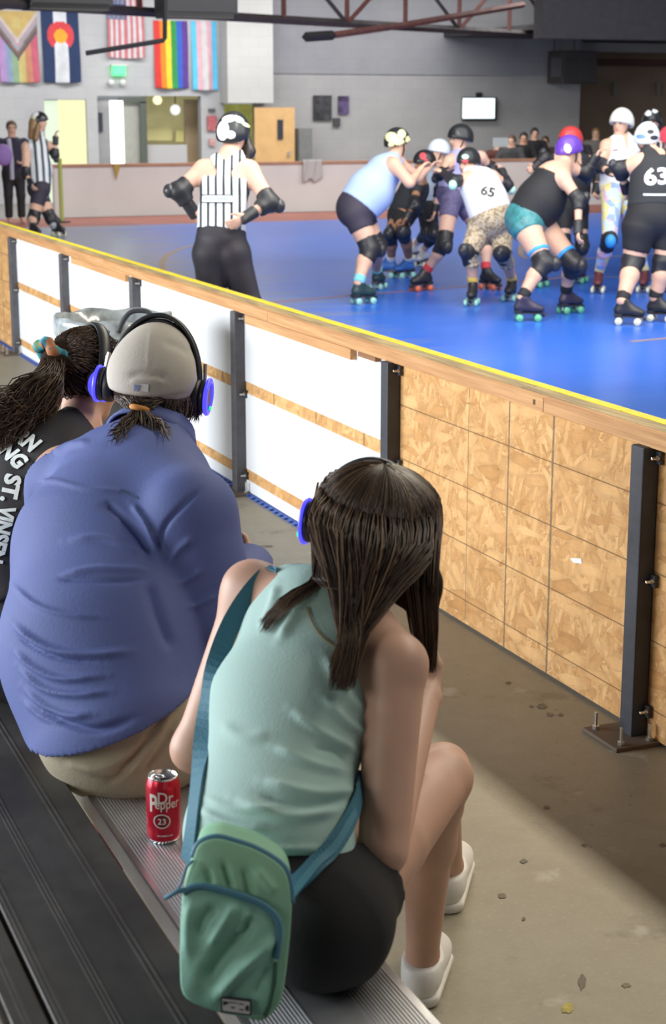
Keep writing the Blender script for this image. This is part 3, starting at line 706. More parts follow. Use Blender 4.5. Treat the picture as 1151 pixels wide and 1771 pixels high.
def prog(u, v):
    q = v * 1.75 + abs(u - 0.5) * 1.35
    if q < 0.68: return 6 if (u - .5) ** 2 * 1.0 + (v - .17) ** 2 * 2 > 0.012 else 3
    for k, lim in enumerate((0.78, 0.88, 0.98, 1.08, 1.2)):
        if q < lim: return 7 + k
    return min(5, int(u * 6))
flag(-6, 18, 68, 142, prog, PR, 'rainbow flag with a chevron and gold triangle at its top', 5)

# ================================================================== RINK BARRIER
bar = thing('rink_barrier', (BX, 7.0, 0), 'wooden rink barrier on grey steel posts with a yellow edged top rail', 'barrier')
POSTS = [14.3, 12.55, 10.93, 9.23, 7.47, 5.72, 3.97, 2.2]
def bpart(name, lo, hi, m, parent=bar, bv=0.003, origin=None):
    """box part with its own origin so textures differ from board to board"""
    o_ = np.array(origin if origin is not None else [(lo[i] + hi[i]) / 2 for i in range(2)] + [0.0])
    me_o = mesh_obj(name, np.array(boxv(lo, hi)) - o_, BOXF, m, None)
    me_o.parent = parent; me_o.location = tuple(o_ - base_of(parent)); me_o['origin_world'] = [float(q) for q in o_]
    if bv: bevel(me_o, bv, 2)
    return me_o
for i in range(len(POSTS) - 1):
    y1, y0 = POSTS[i], POSTS[i + 1]
    white = i in (1, 2, 3, 4)
    pn = bpart('board_panel', (BX, y0 + 0.003, 0.012), (BX + 0.018, y1 - 0.003, 0.885), OSBP if white else OSB, bv=0)
    if white:
        for (za, zb) in ((0.014, 0.070), (0.122, 0.490), (0.545, 0.884)):
            bpart('white_painted_field', (BX - 0.0035, y0 + 0.012, za), (BX + 0.001, y1 - 0.012, zb), WHITE, pn, 0)
        for k in range(3):
            yy = y0 + (y1 - y0) * (k + 0.6) / 3.4
            bpart('seam', (BX - 0.0008, yy, 0.492), (BX + 0.001, yy + 0.005, 0.543), mat('dark_seam', (0.12, 0.07, 0.04), 0.8), pn, 0)
    # inside face of the boards (seen from the court)
    bpart('inner_liner', (BX + 0.019, y0 + 0.002, 0.012), (BX + 0.028, y1 - 0.002, 0.885), WHITE, bar, 0)
for i, y in enumerate(POSTS):
    near = y < 6
    pm = DSTEEL if near else GSTEEL
    po = bpart('post', (BX - 0.055, y - 0.033, 0.008), (BX - 0.001, y + 0.033, 0.874), pm, bv=0.005)
    pl = bpart('base_plate', (BX - 0.145, y - 0.10, 0.0), (BX + 0.01, y + 0.09, 0.012), RUST, po, 0.002)
    for (dx, dy) in ((-0.115, -0.075), (-0.115, 0.065), (-0.02, -0.075), (-0.02, 0.065)):
        c = np.array([BX + dx, y + dy, 0.012])
        b_ = MB().lathe([(0.0, 0), (0.011, 0), (0.011, 0.010), (0.0055, 0.0105), (0.0055, 0.052), (0.0, 0.053)], c, n=6).obj('anchor_bolt', ZINC, po)
    for zb in (0.845, 0.485, 0.09):
        c = np.array([BX - 0.028, y - 0.034, zb])
        MB().box((BX - 0.015, y - 0.058, zb - 0.018), (BX - 0.0035, y - 0.031, zb + 0.018)).obj('clip', DSTEEL, po)
        MB().lathe([(0.0, -0.01), (0.008, -0.01), (0.008, 0.012), (0.0045, 0.0122), (0.0045, 0.03), (0, 0.031)], (BX - 0.009, y - 0.050, zb), (-1, 0, 0), 6).obj('clip_bolt', ZINC, po)
# top rail: fascia boards, cap boards, yellow inner edge
JY = [1.2, 4.55, 7.05, 9.9, 12.4, 14.6]
for i in range(len(JY) - 1):
    bpart('fascia_board', (BX - 0.032, JY[i] + .001, 0.872), (BX + 0.000, JY[i + 1] - .001, 0.919), LUM)
    bpart('cap_board', (BX + 0.0005, JY[i] + .001 + 0.2, 0.886), (BX + 0.062, JY[i + 1] - .001 + 0.2, 0.9205), LUMT)
    bpart('yellow_edge_board', (BX + 0.0625, JY[i] + .001 - 0.3, 0.885), (BX + 0.102, JY[i + 1] - .001 - 0.3, 0.923), YELLOW)
bpart('lower_board', (BX - 0.032, 6.1, 0.828), (BX - 0.002, 7.36, 0.8715), LUM)
bpart('lower_board', (BX - 0.030, 9.42, 0.830), (BX - 0.002, 10.72, 0.8715), LUM)
bpart('end_block', (BX - 0.030, 5.86, 0.852), (BX - 0.002, 6.03, 0.8715), m_lumber('dark_lumber', (0.22, 0.10, 0.04), (0.33, 0.18, 0.08)))
bpart('knot_hole', (BX - 0.0335, 4.60, 0.888), (BX - 0.0310, 4.615, 0.905), mat('dark_seam', (0.12, 0.07, 0.04), 0.8))
MB().add([onx(x, y, BX - 0.0015) for x, y in ((985, 965), (1004, 966), (1006, 975), (990, 973))], [(0, 1, 2, 3)]).obj('torn_sticker', mat('white_sticker', (0.75, 0.75, 0.75), 0.7), bar)
# blue interlocking tile edge sticking out below the boards
BT = mat('blue_tile_edge', (0.035, 0.10, 0.40), 0.5)
tb = MB(); y = 6.3
tb.box((BX - 0.012, 6.2, 0.0), (BX + 0.03, 14.5, 0.011))
while y < 14.4: tb.box((BX - 0.030, y, 0.0), (BX - 0.011, y + 0.03, 0.010)); y += 0.062
tb.obj('court_tile_edge', BT, bar)

# stains and a crack in the concrete
def floor_patch(pts, m, z=0.0015): return struct(mesh_obj('trim_floor_stain', [onz(x, y) + UP * z for x, y in pts], [tuple(range(len(pts)))], m))
STN = mat('dark_floor_stain', (0.165, 0.145, 0.105), 0.7, var=0.4, vscale=30); YST = mat('yellow_floor_spot', (0.42, 0.36, 0.09), 0.7, var=0.4, vscale=40)
def blob(x, y, rx, ry, m, seed):
    r_ = np.random.default_rng(seed); floor_patch([(x + rx * math.cos(t) * r_.uniform(.6, 1.1), y + ry * math.sin(t) * r_.uniform(.6, 1.1)) for t in np.linspace(0, 6.28, 14, endpoint=False)], m)
blob(980, 1745, 13, 11, YST, 1)
for i, (x, y, rx, ry) in enumerate(((878, 1181, 5, 3), (936, 1222, 9, 6), (950, 1236, 6, 4), (918, 1222, 4, 3), (968, 1237, 4, 3), (905, 1490, 7, 4), (868, 1550, 9, 5), (1006, 1700, 9, 14), (1082, 1705, 9, 4), (944, 1397, 6, 3), (905, 1590, 4, 3), (1010, 1462, 5, 3), (1145, 1462, 6, 4), (462, 945, 12, 2), (434, 975, 8, 3))): blob(x, y, rx, ry, STN, i + 5)
# ================================================================== BLEACHER AND THINGS ON IT
ALU = m_metal('aluminium_bench', (0.60, 0.61, 0.64), 0.28, (0.30, 0.30, 0.31), 0.25, metal=0.85)
DALU = m_metal('dark_aluminium', (0.045, 0.043, 0.042), 0.5, (0.12, 0.115, 0.11), 0.35, st=(5, 1.2, 5), metal=0.35)  # dark base colour for the footboard planks
def plank(name, x0, x1, ztop, y0, y1, m, parent, ribs, lip=0.05, rh=0.0008, rp=0.0065):
    """extruded plank: flat top with rib groups and turned-down lips; profile in x,z"""
    prof = [(x0, ztop - lip), (x0, ztop - 0.003), (x0 + 0.003, ztop)]
    w = x1 - x0
    for (a, b) in ribs:
        n = int((b - a) * w / rp); xs = np.linspace(x0 + a * w, x0 + b * w, n + 1)
        for i in range(n):
            p = (xs[i + 1] - xs[i])
            prof += [(xs[i], ztop), (xs[i] + p * 0.3, ztop + rh), (xs[i] + p * 0.6, ztop + rh), (xs[i] + p * 0.85, ztop)]
    prof += [(x1 - 0.003, ztop), (x1, ztop - 0.003), (x1, ztop - lip), (x1 - 0.006, ztop - lip), (x1 - 0.006, ztop - 0.008), (x0 + 0.006, ztop - 0.008), (x0 + 0.006, ztop - lip)]
    n = len(prof); V = [(x, y0, z) for x, z in prof] + [(x, y1, z) for x, z in prof]
    Fc = [(i, i + n, (i + 1) % n + n, (i + 1) % n) for i in range(n)]
    # end plates
    V += [(x0, y0, ztop - lip), (x1, y0, ztop - lip), (x1, y0, ztop), (x0, y0, ztop), (x0, y1, ztop - lip), (x1, y1, ztop - lip), (x1, y1, ztop), (x0, y1, ztop)]
    k = 2 * n; Fc += [(k, k + 1, k + 2, k + 3), (k + 7, k + 6, k + 5, k + 4)]
    return mesh_obj(name, V, Fc, m, parent)
SZ = 0.42
bench = thing('bleacher_bench', (0.91, 4.0, 0), 'silver ribbed aluminium bench that the three spectators sit on', 'bench')
plank('seat_plank', 0.763, 1.05, SZ, 0.9, 7.2, ALU, bench, ((0.05, 0.36), (0.64, 0.95)), 0.045, 0.0012, 0.0060)
OXIDE = m_metal('orange_bench_frame', (0.42, 0.10, 0.035), 0.5, (0.14, 0.05, 0.03), 0.5, metal=0.1)
for y in (1.5, 3.27, 5.1, 6.7):
    MB().box((0.80, y - 0.025, SZ - 0.085), (1.02, y + 0.025, SZ - 0.044)).obj('cross_bracket', OXIDE, bench)
    for x in (0.80, 0.97): MB().box((x, y - 0.025, 0.0), (x + 0.05, y + 0.025, SZ - 0.084)).obj('leg', OXIDE, bench)
foot = thing('bleacher_footboard', (0.6, 4.0, 0), 'dark footboard of the second row just behind the bench', 'footboard')
FZ = 0.445
plank('plank', 0.486, 0.725, FZ, 0.7, 7.2, DALU, foot, ((0.03, 0.10), (0.33, 0.42), (0.72, 0.80)), 0.04)
plank('plank', 0.424, 0.478, FZ, 0.7, 7.2, DALU, foot, ((0.3, 0.6),), 0.04)
for y in (1.1, 3.27, 5.1, 6.7):
    MB().box((0.44, y - 0.025, FZ - 0.085), (0.71, y + 0.025, FZ - 0.039)).obj('cross_bracket', OXIDE, foot)
    for x in (0.44, 0.66): MB().box((x, y - 0.025, 0.0), (x + 0.05, y + 0.025, FZ - 0.084)).obj('leg', OXIDE, foot)
pf = thing('bleacher_plank', (0.36, 2.0, 0), 'pale aluminium plank edge next to the dark footboard', 'plank')
plank('plank', 0.30, 0.405, FZ + 0.004, 0.7, 4.0, mat('pale_aluminium', (0.62, 0.66, 0.68), 0.4, 0.3), pf, ((0.1, 0.4),), 0.04)
for y in (1.1, 3.27): MB().box((0.33, y - 0.02, 0), (0.38, y + 0.02, FZ - 0.03)).obj('leg', OXIDE, pf)

# ------------------------------------------------------------------ drink can
cb = onz(284, 1452, SZ); cb[2] = SZ + 0.0012
CR_ = 0.0335; CH = 0.134
RED = mat('metallic_red_can', (0.50, 0.012, 0.035), 0.24, 0.45); CANM = mat('can_aluminium', (0.80, 0.80, 0.80), 0.22, 0.95); LET = mat('can_lettering', (0.74, 0.70, 0.66), 0.35, 0.3); MAR = mat('can_maroon', (0.16, 0.012, 0.022), 0.3, 0.3)
can = thing('soda_can', cb, 'open red soda can with silver lettering standing on the bench', 'can')
MB().lathe([(0.0, 0.006), (0.022, 0.004), (0.0245, 0.0), (0.027, 0.001), (0.031, 0.008)], cb, n=40).obj('base_rim', CANM, can, True)
MB().lathe([(0.031, 0.008), (CR_ - 0.0005, 0.013), (CR_, 0.017), (CR_, CH - 0.020), (CR_ - 0.001, CH - 0.016), (0.0295, CH - 0.006), (0.0285, CH - 0.004)], cb, n=48).obj('body', RED, can, True)
MB().lathe([(0.0285, CH - 0.004), (0.0292, CH - 0.001), (0.0286, CH), (0.0275, CH - 0.001), (0.0265, CH - 0.007), (0.024, CH - 0.008), (0.0, CH - 0.0075)], cb, n=40).obj('lid', CANM, can, True)
vdir = nrm(CAM - cb); vdir[2] = 0; vdir = nrm(vdir); vr = np.cross(UP, vdir)   # vr: to the right seen from the aisle
oc = cb + UP * (CH - 0.0068); a_ = [oc + (vr * math.cos(t) * 0.0115 + vdir * (math.sin(t) * 0.010)) + vdir * 0.011 + vr * 0.006 for t in np.linspace(0, 2 * math.pi, 20, endpoint=False)]
mesh_obj('mouth_opening', a_, [tuple(range(20))], mat('can_inside', (0.01, 0.005, 0.005), 0.6), can)
tabm = MB().tube([oc + UP * 0.002 + vr * x * 0.001 - vdir * y * 0.001 for x, y in ((-12, 12), (-4, 12), (3, 4), (4, -2), (-2, -5), (-9, -2), (-14, 5), (-12, 12))], 0.0018, 6)
tabm.obj('pull_tab', CANM, can, True)
def on_can(V2, Fc, name, m, x0, z0, s):
    """wrap flat print round the can: V2 metres, x along the wall, y up"""
    V = []
    for x, y in np.asarray(V2) * s:
        t = (x + x0) / CR_; n = vdir * math.cos(t) + vr * math.sin(t); V.append(cb + n * (CR_ + 0.0004) + UP * (z0 + y))
    return mesh_obj(name, V, Fc, m, can)
def ringv(r0, r1, sx, n=36, t0=0, t1=2 * math.pi):
    V = []
    for i in range(n + 1):
        t = t0 + (t1 - t0) * i / n; V += [(r0 * math.cos(t) * sx, r0 * math.sin(t)), (r1 * math.cos(t) * sx, r1 * math.sin(t))]
    return V, [(2 * i, 2 * i + 1, 2 * i + 3, 2 * i + 2) for i in range(n)]
g_, f_ = glyph('Dr', 0.012); on_can(g_ * [1.0, 1.15], f_, 'lettering', LET, 0.005, 0.099, 0.028)
g_, f_ = glyph('P', 0.02); on_can(g_ * [0.9, 1.25], f_, 'lettering', LET, -0.020, 0.087, 0.040)
g_, f_ = glyph('epper', 0.012); on_can(g_ * [0.85, 1.1], f_, 'lettering', LET, 0.0085, 0.080, 0.025)
on_can(*ringv(0.0, 0.0125, 1.15), 'badge', MAR, -0.004, 0.051, 1.0); on_can(*ringv(0.0125, 0.0148, 1.15), 'badge_ring', LET, -0.004, 0.051, 1.0)
g_, f_ = glyph('23', 0.015); V_ = np.array(g_); 
o23 = on_can(V_, f_, 'lettering', LET, -0.004, 0.051, 0.017); o23.data.transform(Matrix.Translation(Vector(vdir * 0.0004)))
g_, f_ = marks_px(0, 0, 0.030, 0.0034, 0, 9); on_can(g_, f_, 'small_print', LET, 0.002, 0.021, 1.0)

# ------------------------------------------------------------------ trash can behind the spectators
tcx = np.array([2.06, 7.72, 0.0]); TR = 0.262; TH = 0.84
TG = mat('grey_bin_plastic', (0.10, 0.105, 0.115), 0.5, var=0.1)
LIN = mat('clear_liner', (0.34, 0.38, 0.40), 0.15, var=0.5, vscale=16, spec=0.9)
tcan = thing('trash_can', tcx, 'round grey trash can with a clear bag liner beside the white barrier', 'trash can')
MB().lathe([(0.0, 0.0), (TR * 0.82, 0.0), (TR * 0.84, 0.02), (TR * 0.98, TH - 0.05), (TR * 1.04, TH - 0.05), (TR * 1.05, TH), (TR * 0.98, TH), (TR * 0.96, TH - 0.06), (TR * 0.82, 0.03), (0, 0.03)], tcx, n=48).obj('bin', TG, tcan, True)
prof = []; mb = MB(); n = 72
rows = [(1.065, TH - 0.075), (1.07, TH - 0.02), (1.06, TH + 0.012), (0.965, TH + 0.010), (0.94, TH - 0.10), (0.90, TH - 0.30), (0.7, TH - 0.42), (0.0, TH - 0.45)]
V = []
for i, (r, z) in enumerate(rows):
    for j in range(n):
        a = 2 * math.pi * j / n; wv = (0.015 * math.sin(11 * a + i) + 0.012 * math.sin(23 * a + 2 * i)) * (0.3 if i < 4 else 1.0) * (0 if r == 0 else 1)
        V.append((tcx[0] + TR * (r + wv) * math.cos(a), tcx[1] + TR * (r + wv) * math.sin(a), z + 0.008 * math.sin(7 * a + i)))
Fc = [(i * n + j, i * n + (j + 1) % n, (i + 1) * n + (j + 1) % n, (i + 1) * n + j) for i in range(len(rows) - 1) for j in range(n)]
mesh_obj('bag_liner', V, Fc, LIN, tcan, True)
for a0 in (2.2, 5.3):
    c = [tcx + np.array([math.cos(a0 + t) * TR * (1.04 + 0.10 * math.sin((t + .35) / .7 * math.pi)), math.sin(a0 + t) * TR * (1.04 + 0.10 * math.sin((t + .35) / .7 * math.pi)), TH - 0.07]) for t in np.linspace(-.35, .35, 9)]
    MB().tube(c, 0.016, 8).obj('grip', TG, tcan, True)
hp = [px(x, y, 7.42) for x, y in ((204, 576), (212, 557), (221, 544), (232, 538), (250, 538), (260, 543), (268, 556), (276, 576))]
MB().tube(crom(hp, 20), 0.0115, 8).obj('handle', mat('black_webbing', (0.03, 0.034, 0.042), 0.6), tcan, True)
# ================================================================== PEOPLE
def head_prims(c, f, u, s=0.95):
    f = nrm(f); u = nrm(u - f * (u @ f)); l = np.cross(f, u); A = [l, f, u]; c = np.asarray(c, float)
    P = [ell(c + u * .015 * s - f * .008 * s, np.array([.074, .096, .104]) * s, A, .02, 'head'),
         ell(c - u * .050 * s + f * .026 * s, np.array([.058, .066, .072]) * s, A, .03, 'head'),
         ell(c - u * .104 * s + f * .062 * s, np.array([.022, .022, .018]) * s, A, .025, 'head'),
         seg(c + f * .088 * s + u * .012 * s, c + f * .108 * s - u * .024 * s, .009 * s, .015 * s, None, .012, tag='head')]
    for q in (-1, 1):
        P.append(ell(c + l * q * .077 * s - f * .004 * s - u * .008 * s, np.array([.011, .021, .033]) * s, A, .01, 'head'))
        P.append(ell(c + l * q * .033 * s + f * .074 * s + u * .034 * s, np.array([.026, .016, .011]) * s, A, .015, 'head'))
    return P, (l, f, u)
EYEM = mat('eye_dark', (0.03, 0.02, 0.018), 0.25); LIP = mat('lip_red', (0.36, 0.12, 0.10), 0.5)
def face_parts(c, f, u, body, s=0.95):
    f = nrm(f); u = nrm(u - f * (u @ f)); l = np.cross(f, u)
    for q in (-1, 1):
        V = MB(); V.lathe([(0.0, 0.005), (0.008, 0.003), (0.011, 0), (0.008, -0.004), (0, -0.005)], c + l * q * .032 * s + f * .087 * s + u * .010 * s, f, 10); V.obj('eye', EYEM, body, True)
    MB().tube([c + l * t * .024 * s + f * (.092 - abs(t) * .008) * s - u * .062 * s for t in np.linspace(-1, 1, 7)], [0.003, .005, .006, .006, .006, .005, .003], 6).obj('mouth', LIP, body, True)
def hand_prims(w, d, side, pn, s=1.0, curl=0.5, tag='hand'):
    """palm, four unequal fingers with two bends and a thumb leaving the side of the palm"""
    d = nrm(d); side = nrm(side - d * (side @ d)); pn = nrm(np.cross(d, side)) * (1 if np.cross(d, side) @ pn > 0 else -1)
    P = [seg(w - d * .01, w + d * .075 * s, (.028 * s, .019 * s), (.039 * s, .014 * s), side, .015, tag=tag)]
    for i, (o, ln) in enumerate(((-.030, .062), (-.010, .080), (.010, .084), (.030, .074))):
        b = w + d * .075 * s + side * o * s
        d1 = nrm(d * math.cos(curl * .7) + pn * math.sin(curl * .7)); d2 = nrm(d * math.cos(curl * 1.8) + pn * math.sin(curl * 1.8)); d3 = nrm(d * math.cos(curl * 2.6) + pn * math.sin(curl * 2.6))
        m = b + d1 * ln * .5 * s; e = m + d2 * ln * .32 * s; g = e + d3 * ln * .25 * s
        P += [seg(b, m, .0095 * s, .0088 * s, None, .006, tag=tag), seg(m, e, .0088 * s, .0082 * s, None, .005, tag=tag), seg(e, g, .0082 * s, .007 * s, None, .005, tag=tag)]
    b = w + d * .02 * s + side * .030 * s; m = b + nrm(d * .75 + side * .6 + pn * .35) * .042 * s; e = m + nrm(d * .95 + side * .15 + pn * .4) * .032 * s
    P += [seg(b, m, .0135 * s, .0115 * s, None, .012, tag=tag), seg(m, e, .011 * s, .009 * s, None, .006, tag=tag)]
    return P
def tubeparts(name, prims, h, m, parent, off=0.0): return solid(name, prims, h, m, parent, off)[0]

WHEELV, WHEELF = None, None
def make_skate(pos, d, boot, wheel, person, lace=None, sock=None, ank=None, up_to=None):
    """quad skate: boot (part) with sole plate, trucks, toe stop and four wheels (sub-parts)"""
    d = nrm([d[0], d[1], 0]); l = np.cross(d, UP); p = np.array([pos[0], pos[1], 0.004])
    q = lambda a, b, z: p + d * a + l * b + UP * z
    prims = [seg(q(-.085, 0, .118), q(.115, 0, .105), (.036, .036), (.041, .030), l, .03), seg(q(-.062, 0, .13), q(-.045, 0, .215), (.037, .046), (.041, .050), l, .04),
             seg(q(-.04, 0, .19), q(.06, 0, .125), .034, .034, l, .04)]
    b, V, Q = solid('skate', prims, 0.0095, boot, person, cuts=((q(-.045, 0, .225), UP), (q(0, 0, .074), -UP)))
    pl = MB().obox(q(.01, 0, .070), d, l, UP, .125, .030, .006); pl.obox(q(-.085, 0, .083), d, l, UP, .035, .034, .012)
    pl.obj('sole_plate', PADHARD if boot is not PADHARD else PAD, b)
    for a in (-.075, .085):
        MB().tube([q(a, -.058, .031), q(a, .058, .031)], .007, 6).tube([q(a, 0, .065), q(a, 0, .031)], .016, 6).obj('truck', ZINC, b)
        for s_ in (-1, 1):
            MB().lathe([(.0, -.0165), (.012, -.0165), (.014, -.012), (.024, -.0165), (.031, -.010), (.031, .010), (.024, .0165), (.014, .012), (.012, .0165), (.0, .0165)], q(a, s_ * .05, .031), l, 16).obj('wheel', wheel, b, True)
    MB().lathe([(.0, 0), (.017, 0), (.019, .022), (.0, .024)], q(.135, 0, .062), nrm(d * .7 - UP * .7), 10).obj('toe_stop', PAD, b)
    if lace:
        for k in range(5):
            t = k / 4; c = q(-.01 + .085 * t, 0, .205 - .055 * t); MB().tube([c - l * .026 - UP * .010, c + d * .004, c + l * .026 - UP * .010], .004, 5).obj('lace', lace, b)
    return q(-.055, 0, .20), b

def helmet(c, f, u, m, person, s=1.0, patches=(), strap=True, rim=None, vents=None):
    f = nrm(f); u = nrm(u - f * (u @ f)); l = np.cross(f, u); A = [l, f, u]
    P = [ell(c + u * .012 - f * .006, np.array([.098, .124, .128]) * s, A, .02), ell(c - f * .055 + u * .005, np.array([.088, .075, .095]) * s, A, .05)]
    b, V, Q = solid('helmet', P, 0.009, m, person, cuts=((c + f * .05 + u * .035, nrm(-u - f * .06)),) if False else ((c - u * .012 + f * .0, nrm(-u + f * .33)),))
    t = bvh(V, Q)
    for i, (x, y, rx, ry, a, pm) in enumerate(patches): decal('helmet_patch', *disc_px(x, y, rx, ry, a), t, pm, b, 0.004)
    if strap:
        for q in (-1, 1): MB().tube(crom([c + l * q * .082 * s - u * .01, c + l * q * .078 + f * .02 - u * .06, c + l * q * .02 + f * .05 - u * .125], 8), .007, 5).obj('chin_strap', BLACK, b)
    return b, t
def pad_prims(a, j, b, ra, rb, up_len, dn_len, front, th=.010, capr=.055):
    """strap-on joint pad: sleeve over the joint with a bulging hard front"""
    d1 = nrm(a - j); d2 = nrm(b - j)
    return [seg(j + d1 * up_len, j, ra + th, (ra + rb) / 2 + th, None, .03, True), seg(j, j + d2 * dn_len, (ra + rb) / 2 + th, rb + th, None, .03, True), ell(j, max(ra, rb) + th * .9, None, .02), ell(j + front * (ra * .55), (capr, capr, capr), None, .03)]

def skater(name, label, J, feet, d0, face, skn, g=1.0, R=None, top=None, bottom=None, helm=None, knee=None, elbow=None, wrist=None, boot=None, wheel=None, sock=None, h=0.0122, lace=None, hair=None, group=None, cat='person', headup=None, lat=None, palms=None, curl=0.7, hs=0.95, shoes=None):
    """J: joints as (px, py, depth offset); feet: [((heel px),(toe px)), ...] lying on the floor"""
    R_ = dict(chest=(.165, .115), belly=(.165, .13), hips=(.175, .135), thigh=.088, knee=.058, calf=.056, ankle=.04, arm=.048, fore=.040, wrist=.028, neck=.055, shoulder=.062)
    R_.update(R or {}); R = R_
    j = {k: px(v[0], v[1], d0 + (v[2] if len(v) > 2 else 0)) for k, v in J.items()}
    fpos = []
    for (a, b) in feet:
        A_, B_ = onz(*a), onz(*b); fpos.append(((A_ + B_) / 2, nrm(B_ - A_)))
    base = np.array([*(np.mean([p[0] for p in fpos], 0)[:2]), 0.0])
    pr = thing(name, base, label, cat, group)
    anks = []
    for (p, d) in fpos:
        if shoes is not None: a, _ = make_shoe(p, d, shoes, pr); 
        else: a, _ = make_skate(p, d, boot, wheel, pr, lace)
        anks.append(a)
    L = np.asarray(lat, float) if lat is not None else nrm(j['shR'] - j['shL'])
    sp = nrm(j['chest'] - j['pelvis'])
    fr = nrm(np.cross(L, sp)); fr = fr if fr @ (rt * face[0] + fwh * face[1]) > 0 else -fr
    f = nrm(rt * face[0] + fwh * face[1] + UP * (face[2] if len(face) > 2 else 0)); u = UP if headup is None else nrm(rt * headup[0] + fwh * headup[1] + UP * headup[2])
    hp, _ = head_prims(j['head'], f, u, hs)
    T = [seg(j['pelvis'], j['belly'], R['hips'], R['belly'], L, .06, tag='pelvis'), seg(j['belly'], j['chest'], R['belly'], R['chest'], L, .06, tag='chest')]
    nb = j['neck'] if 'neck' in j else j['chest'] + sp * .16
    T2 = [seg(j['chest'], nb, R['chest'], (R['neck'] * 1.3, R['neck'] * 1.15), L, .05, tag='yoke')]
    N_ = [seg(nb, j['head'] - u * .04, R['neck'], R['neck'] * .92, None, .03, tag='neck')]
    B = T + T2 + N_ + hp; arms = {}; legs = {}
    for s_ in 'LR':
        if 'sh' + s_ in j and 'el' + s_ in j:
            sh, el, wr = j['sh' + s_], j['el' + s_], j['wr' + s_]
            B.append(seg(nb * .45 + j['chest'] * .25 + sh * .3, sh, R['shoulder'] * 1.05, R['shoulder'], None, .05, tag='shoulder'))
            B.append(seg(sh, el, R['arm'] * 1.12, R['arm'] * .86, None, .04, tag='arm' + s_)); B.append(seg(el, wr, R['fore'], R['wrist'], None, .03, tag='fore' + s_))
            dv = nrm(wr - el); pnv = (palms or {}).get(s_); pnv = nrm(rt * pnv[0] + fwh * pnv[1] + UP * pnv[2]) if pnv else fr
            sd = np.cross(dv, pnv); sd = nrm(sd if np.linalg.norm(sd) > .1 else np.cross(dv, UP)) * (1 if s_ == 'L' else -1)
            B += hand_prims(wr, dv, sd, pnv, 1.0, curl); arms[s_] = (sh, el, wr)
    for i, s_ in enumerate('LR'):
        if 'kn' + s_ in j:
            hpj = j['hip' + s_] if 'hip' + s_ in j else j['pelvis'] + L * (.09 * g if s_ == 'R' else -.09 * g); kn = j['kn' + s_]; an = anks[i]
            mid = kn * .62 + an * .38 - nrm(fr) * .012
            B += [seg(hpj, kn, R['thigh'], R['knee'], None, .05, tag='thigh' + s_), seg(kn, mid, R['knee'] * .95, R['calf'], None, .04, tag='calf'), seg(mid, an, R['calf'], R['ankle'], None, .03, tag='calf'), seg(an, an + fpos[i][1] * .1 - UP * .06, R['ankle'] * .8, .03, None, .02, tag='foot')]
            legs[s_] = (hpj, kn, an)
    body, V, Q = solid('body', B, h, SKINS[skn], pr)
    face_parts(j['head'], f, u, body, hs)
    info = dict(pr=pr, body=body, j=j, L=L, fr=fr, sp=sp, nb=nb, arms=arms, legs=legs, trees={}, V=V, Q=Q)
    if top:
        hem = j['pelvis'] + (j['belly'] - j['pelvis']) * top.get('hem', 0.25); P = T + T2[:1]
        cuts = [(hem, -sp)]; nk = top.get('neck', 0.72); c_ = j['chest'] + (nb - j['chest']) * nk
        cuts.append((c_, nrm(sp + fr * top.get('scoop', 0.4))))
        if top.get('sleeves'):
            for s_, (sh, el, wr) in arms.items(): P = P + [seg(nb * .45 + j['chest'] * .25 + sh * .3, sh, R['shoulder'] * 1.05, R['shoulder'], None, .05), seg(sh, sh + (el - sh) * top['sleeves'], R['arm'] * 1.16, R['arm'] * 1.1, None, .04, True)]
        if top.get('straps'):
            for s_ in 'LR':
                if 'sh' + s_ in j:
                    q = nb * .5 + j['sh' + s_] * .5 + sp * .02; q2 = j['chest'] + L * (.085 if s_ == 'R' else -.085)
                    wi = [seg(q2, q + sp * .09, (.085, .5), (.036, .5), L, .02)]
                    solid('top_strap', T + T2 + [b_ for b_ in B if b_.tag == 'shoulder'], h, top['mat'], pr, top.get('off', .011) * .9, (), within=wi)
        o, V, Q = solid('top', P, h, top['mat'], pr, top.get('off', .011), cuts); info['trees']['top'] = bvh(V, Q); info['top'] = o
    if bottom:
        P = [seg(j['pelvis'], j['pelvis'] + (j['belly'] - j['pelvis']) * .55, R['hips'], (R['hips'][0] * .5 + R['belly'][0] * .5, R['hips'][1] * .5 + R['belly'][1] * .5), L, .06)]
        for s_, (a, k_, b) in legs.items():
            t = bottom.get('len', .6); e = a + (k_ - a) * min(t, 1); rr = R['thigh'] + (R['knee'] - R['thigh']) * min(t, 1)
            P += [seg(a, e, R['thigh'], rr, None, .025, t < 1), ell(a, R['thigh'], None, .03)]
            if t > 1:
                mid = k_ * .62 + b * .38 - fr * .012; P += [seg(k_, mid, R['knee'] * .95, R['calf'], None, .04), seg(mid, mid + (b - mid) * (t - 1), R['calf'], R['calf'] + (R['ankle'] - R['calf']) * (t - 1), None, .03, True)]
        o, V, Q = solid('bottoms', P, h, bottom['mat'], pr, bottom.get('off', .008), [(j['pelvis'] + (j['belly'] - j['pelvis']) * .5, sp)]); info['trees']['bottoms'] = bvh(V, Q); o.name = bottom.get('name', 'shorts')
    if helm: info['helmet'], info['trees']['helmet'] = helmet(j['head'], f, u, helm['mat'], pr, helm.get('s', 1.0), helm.get('patches', ()))
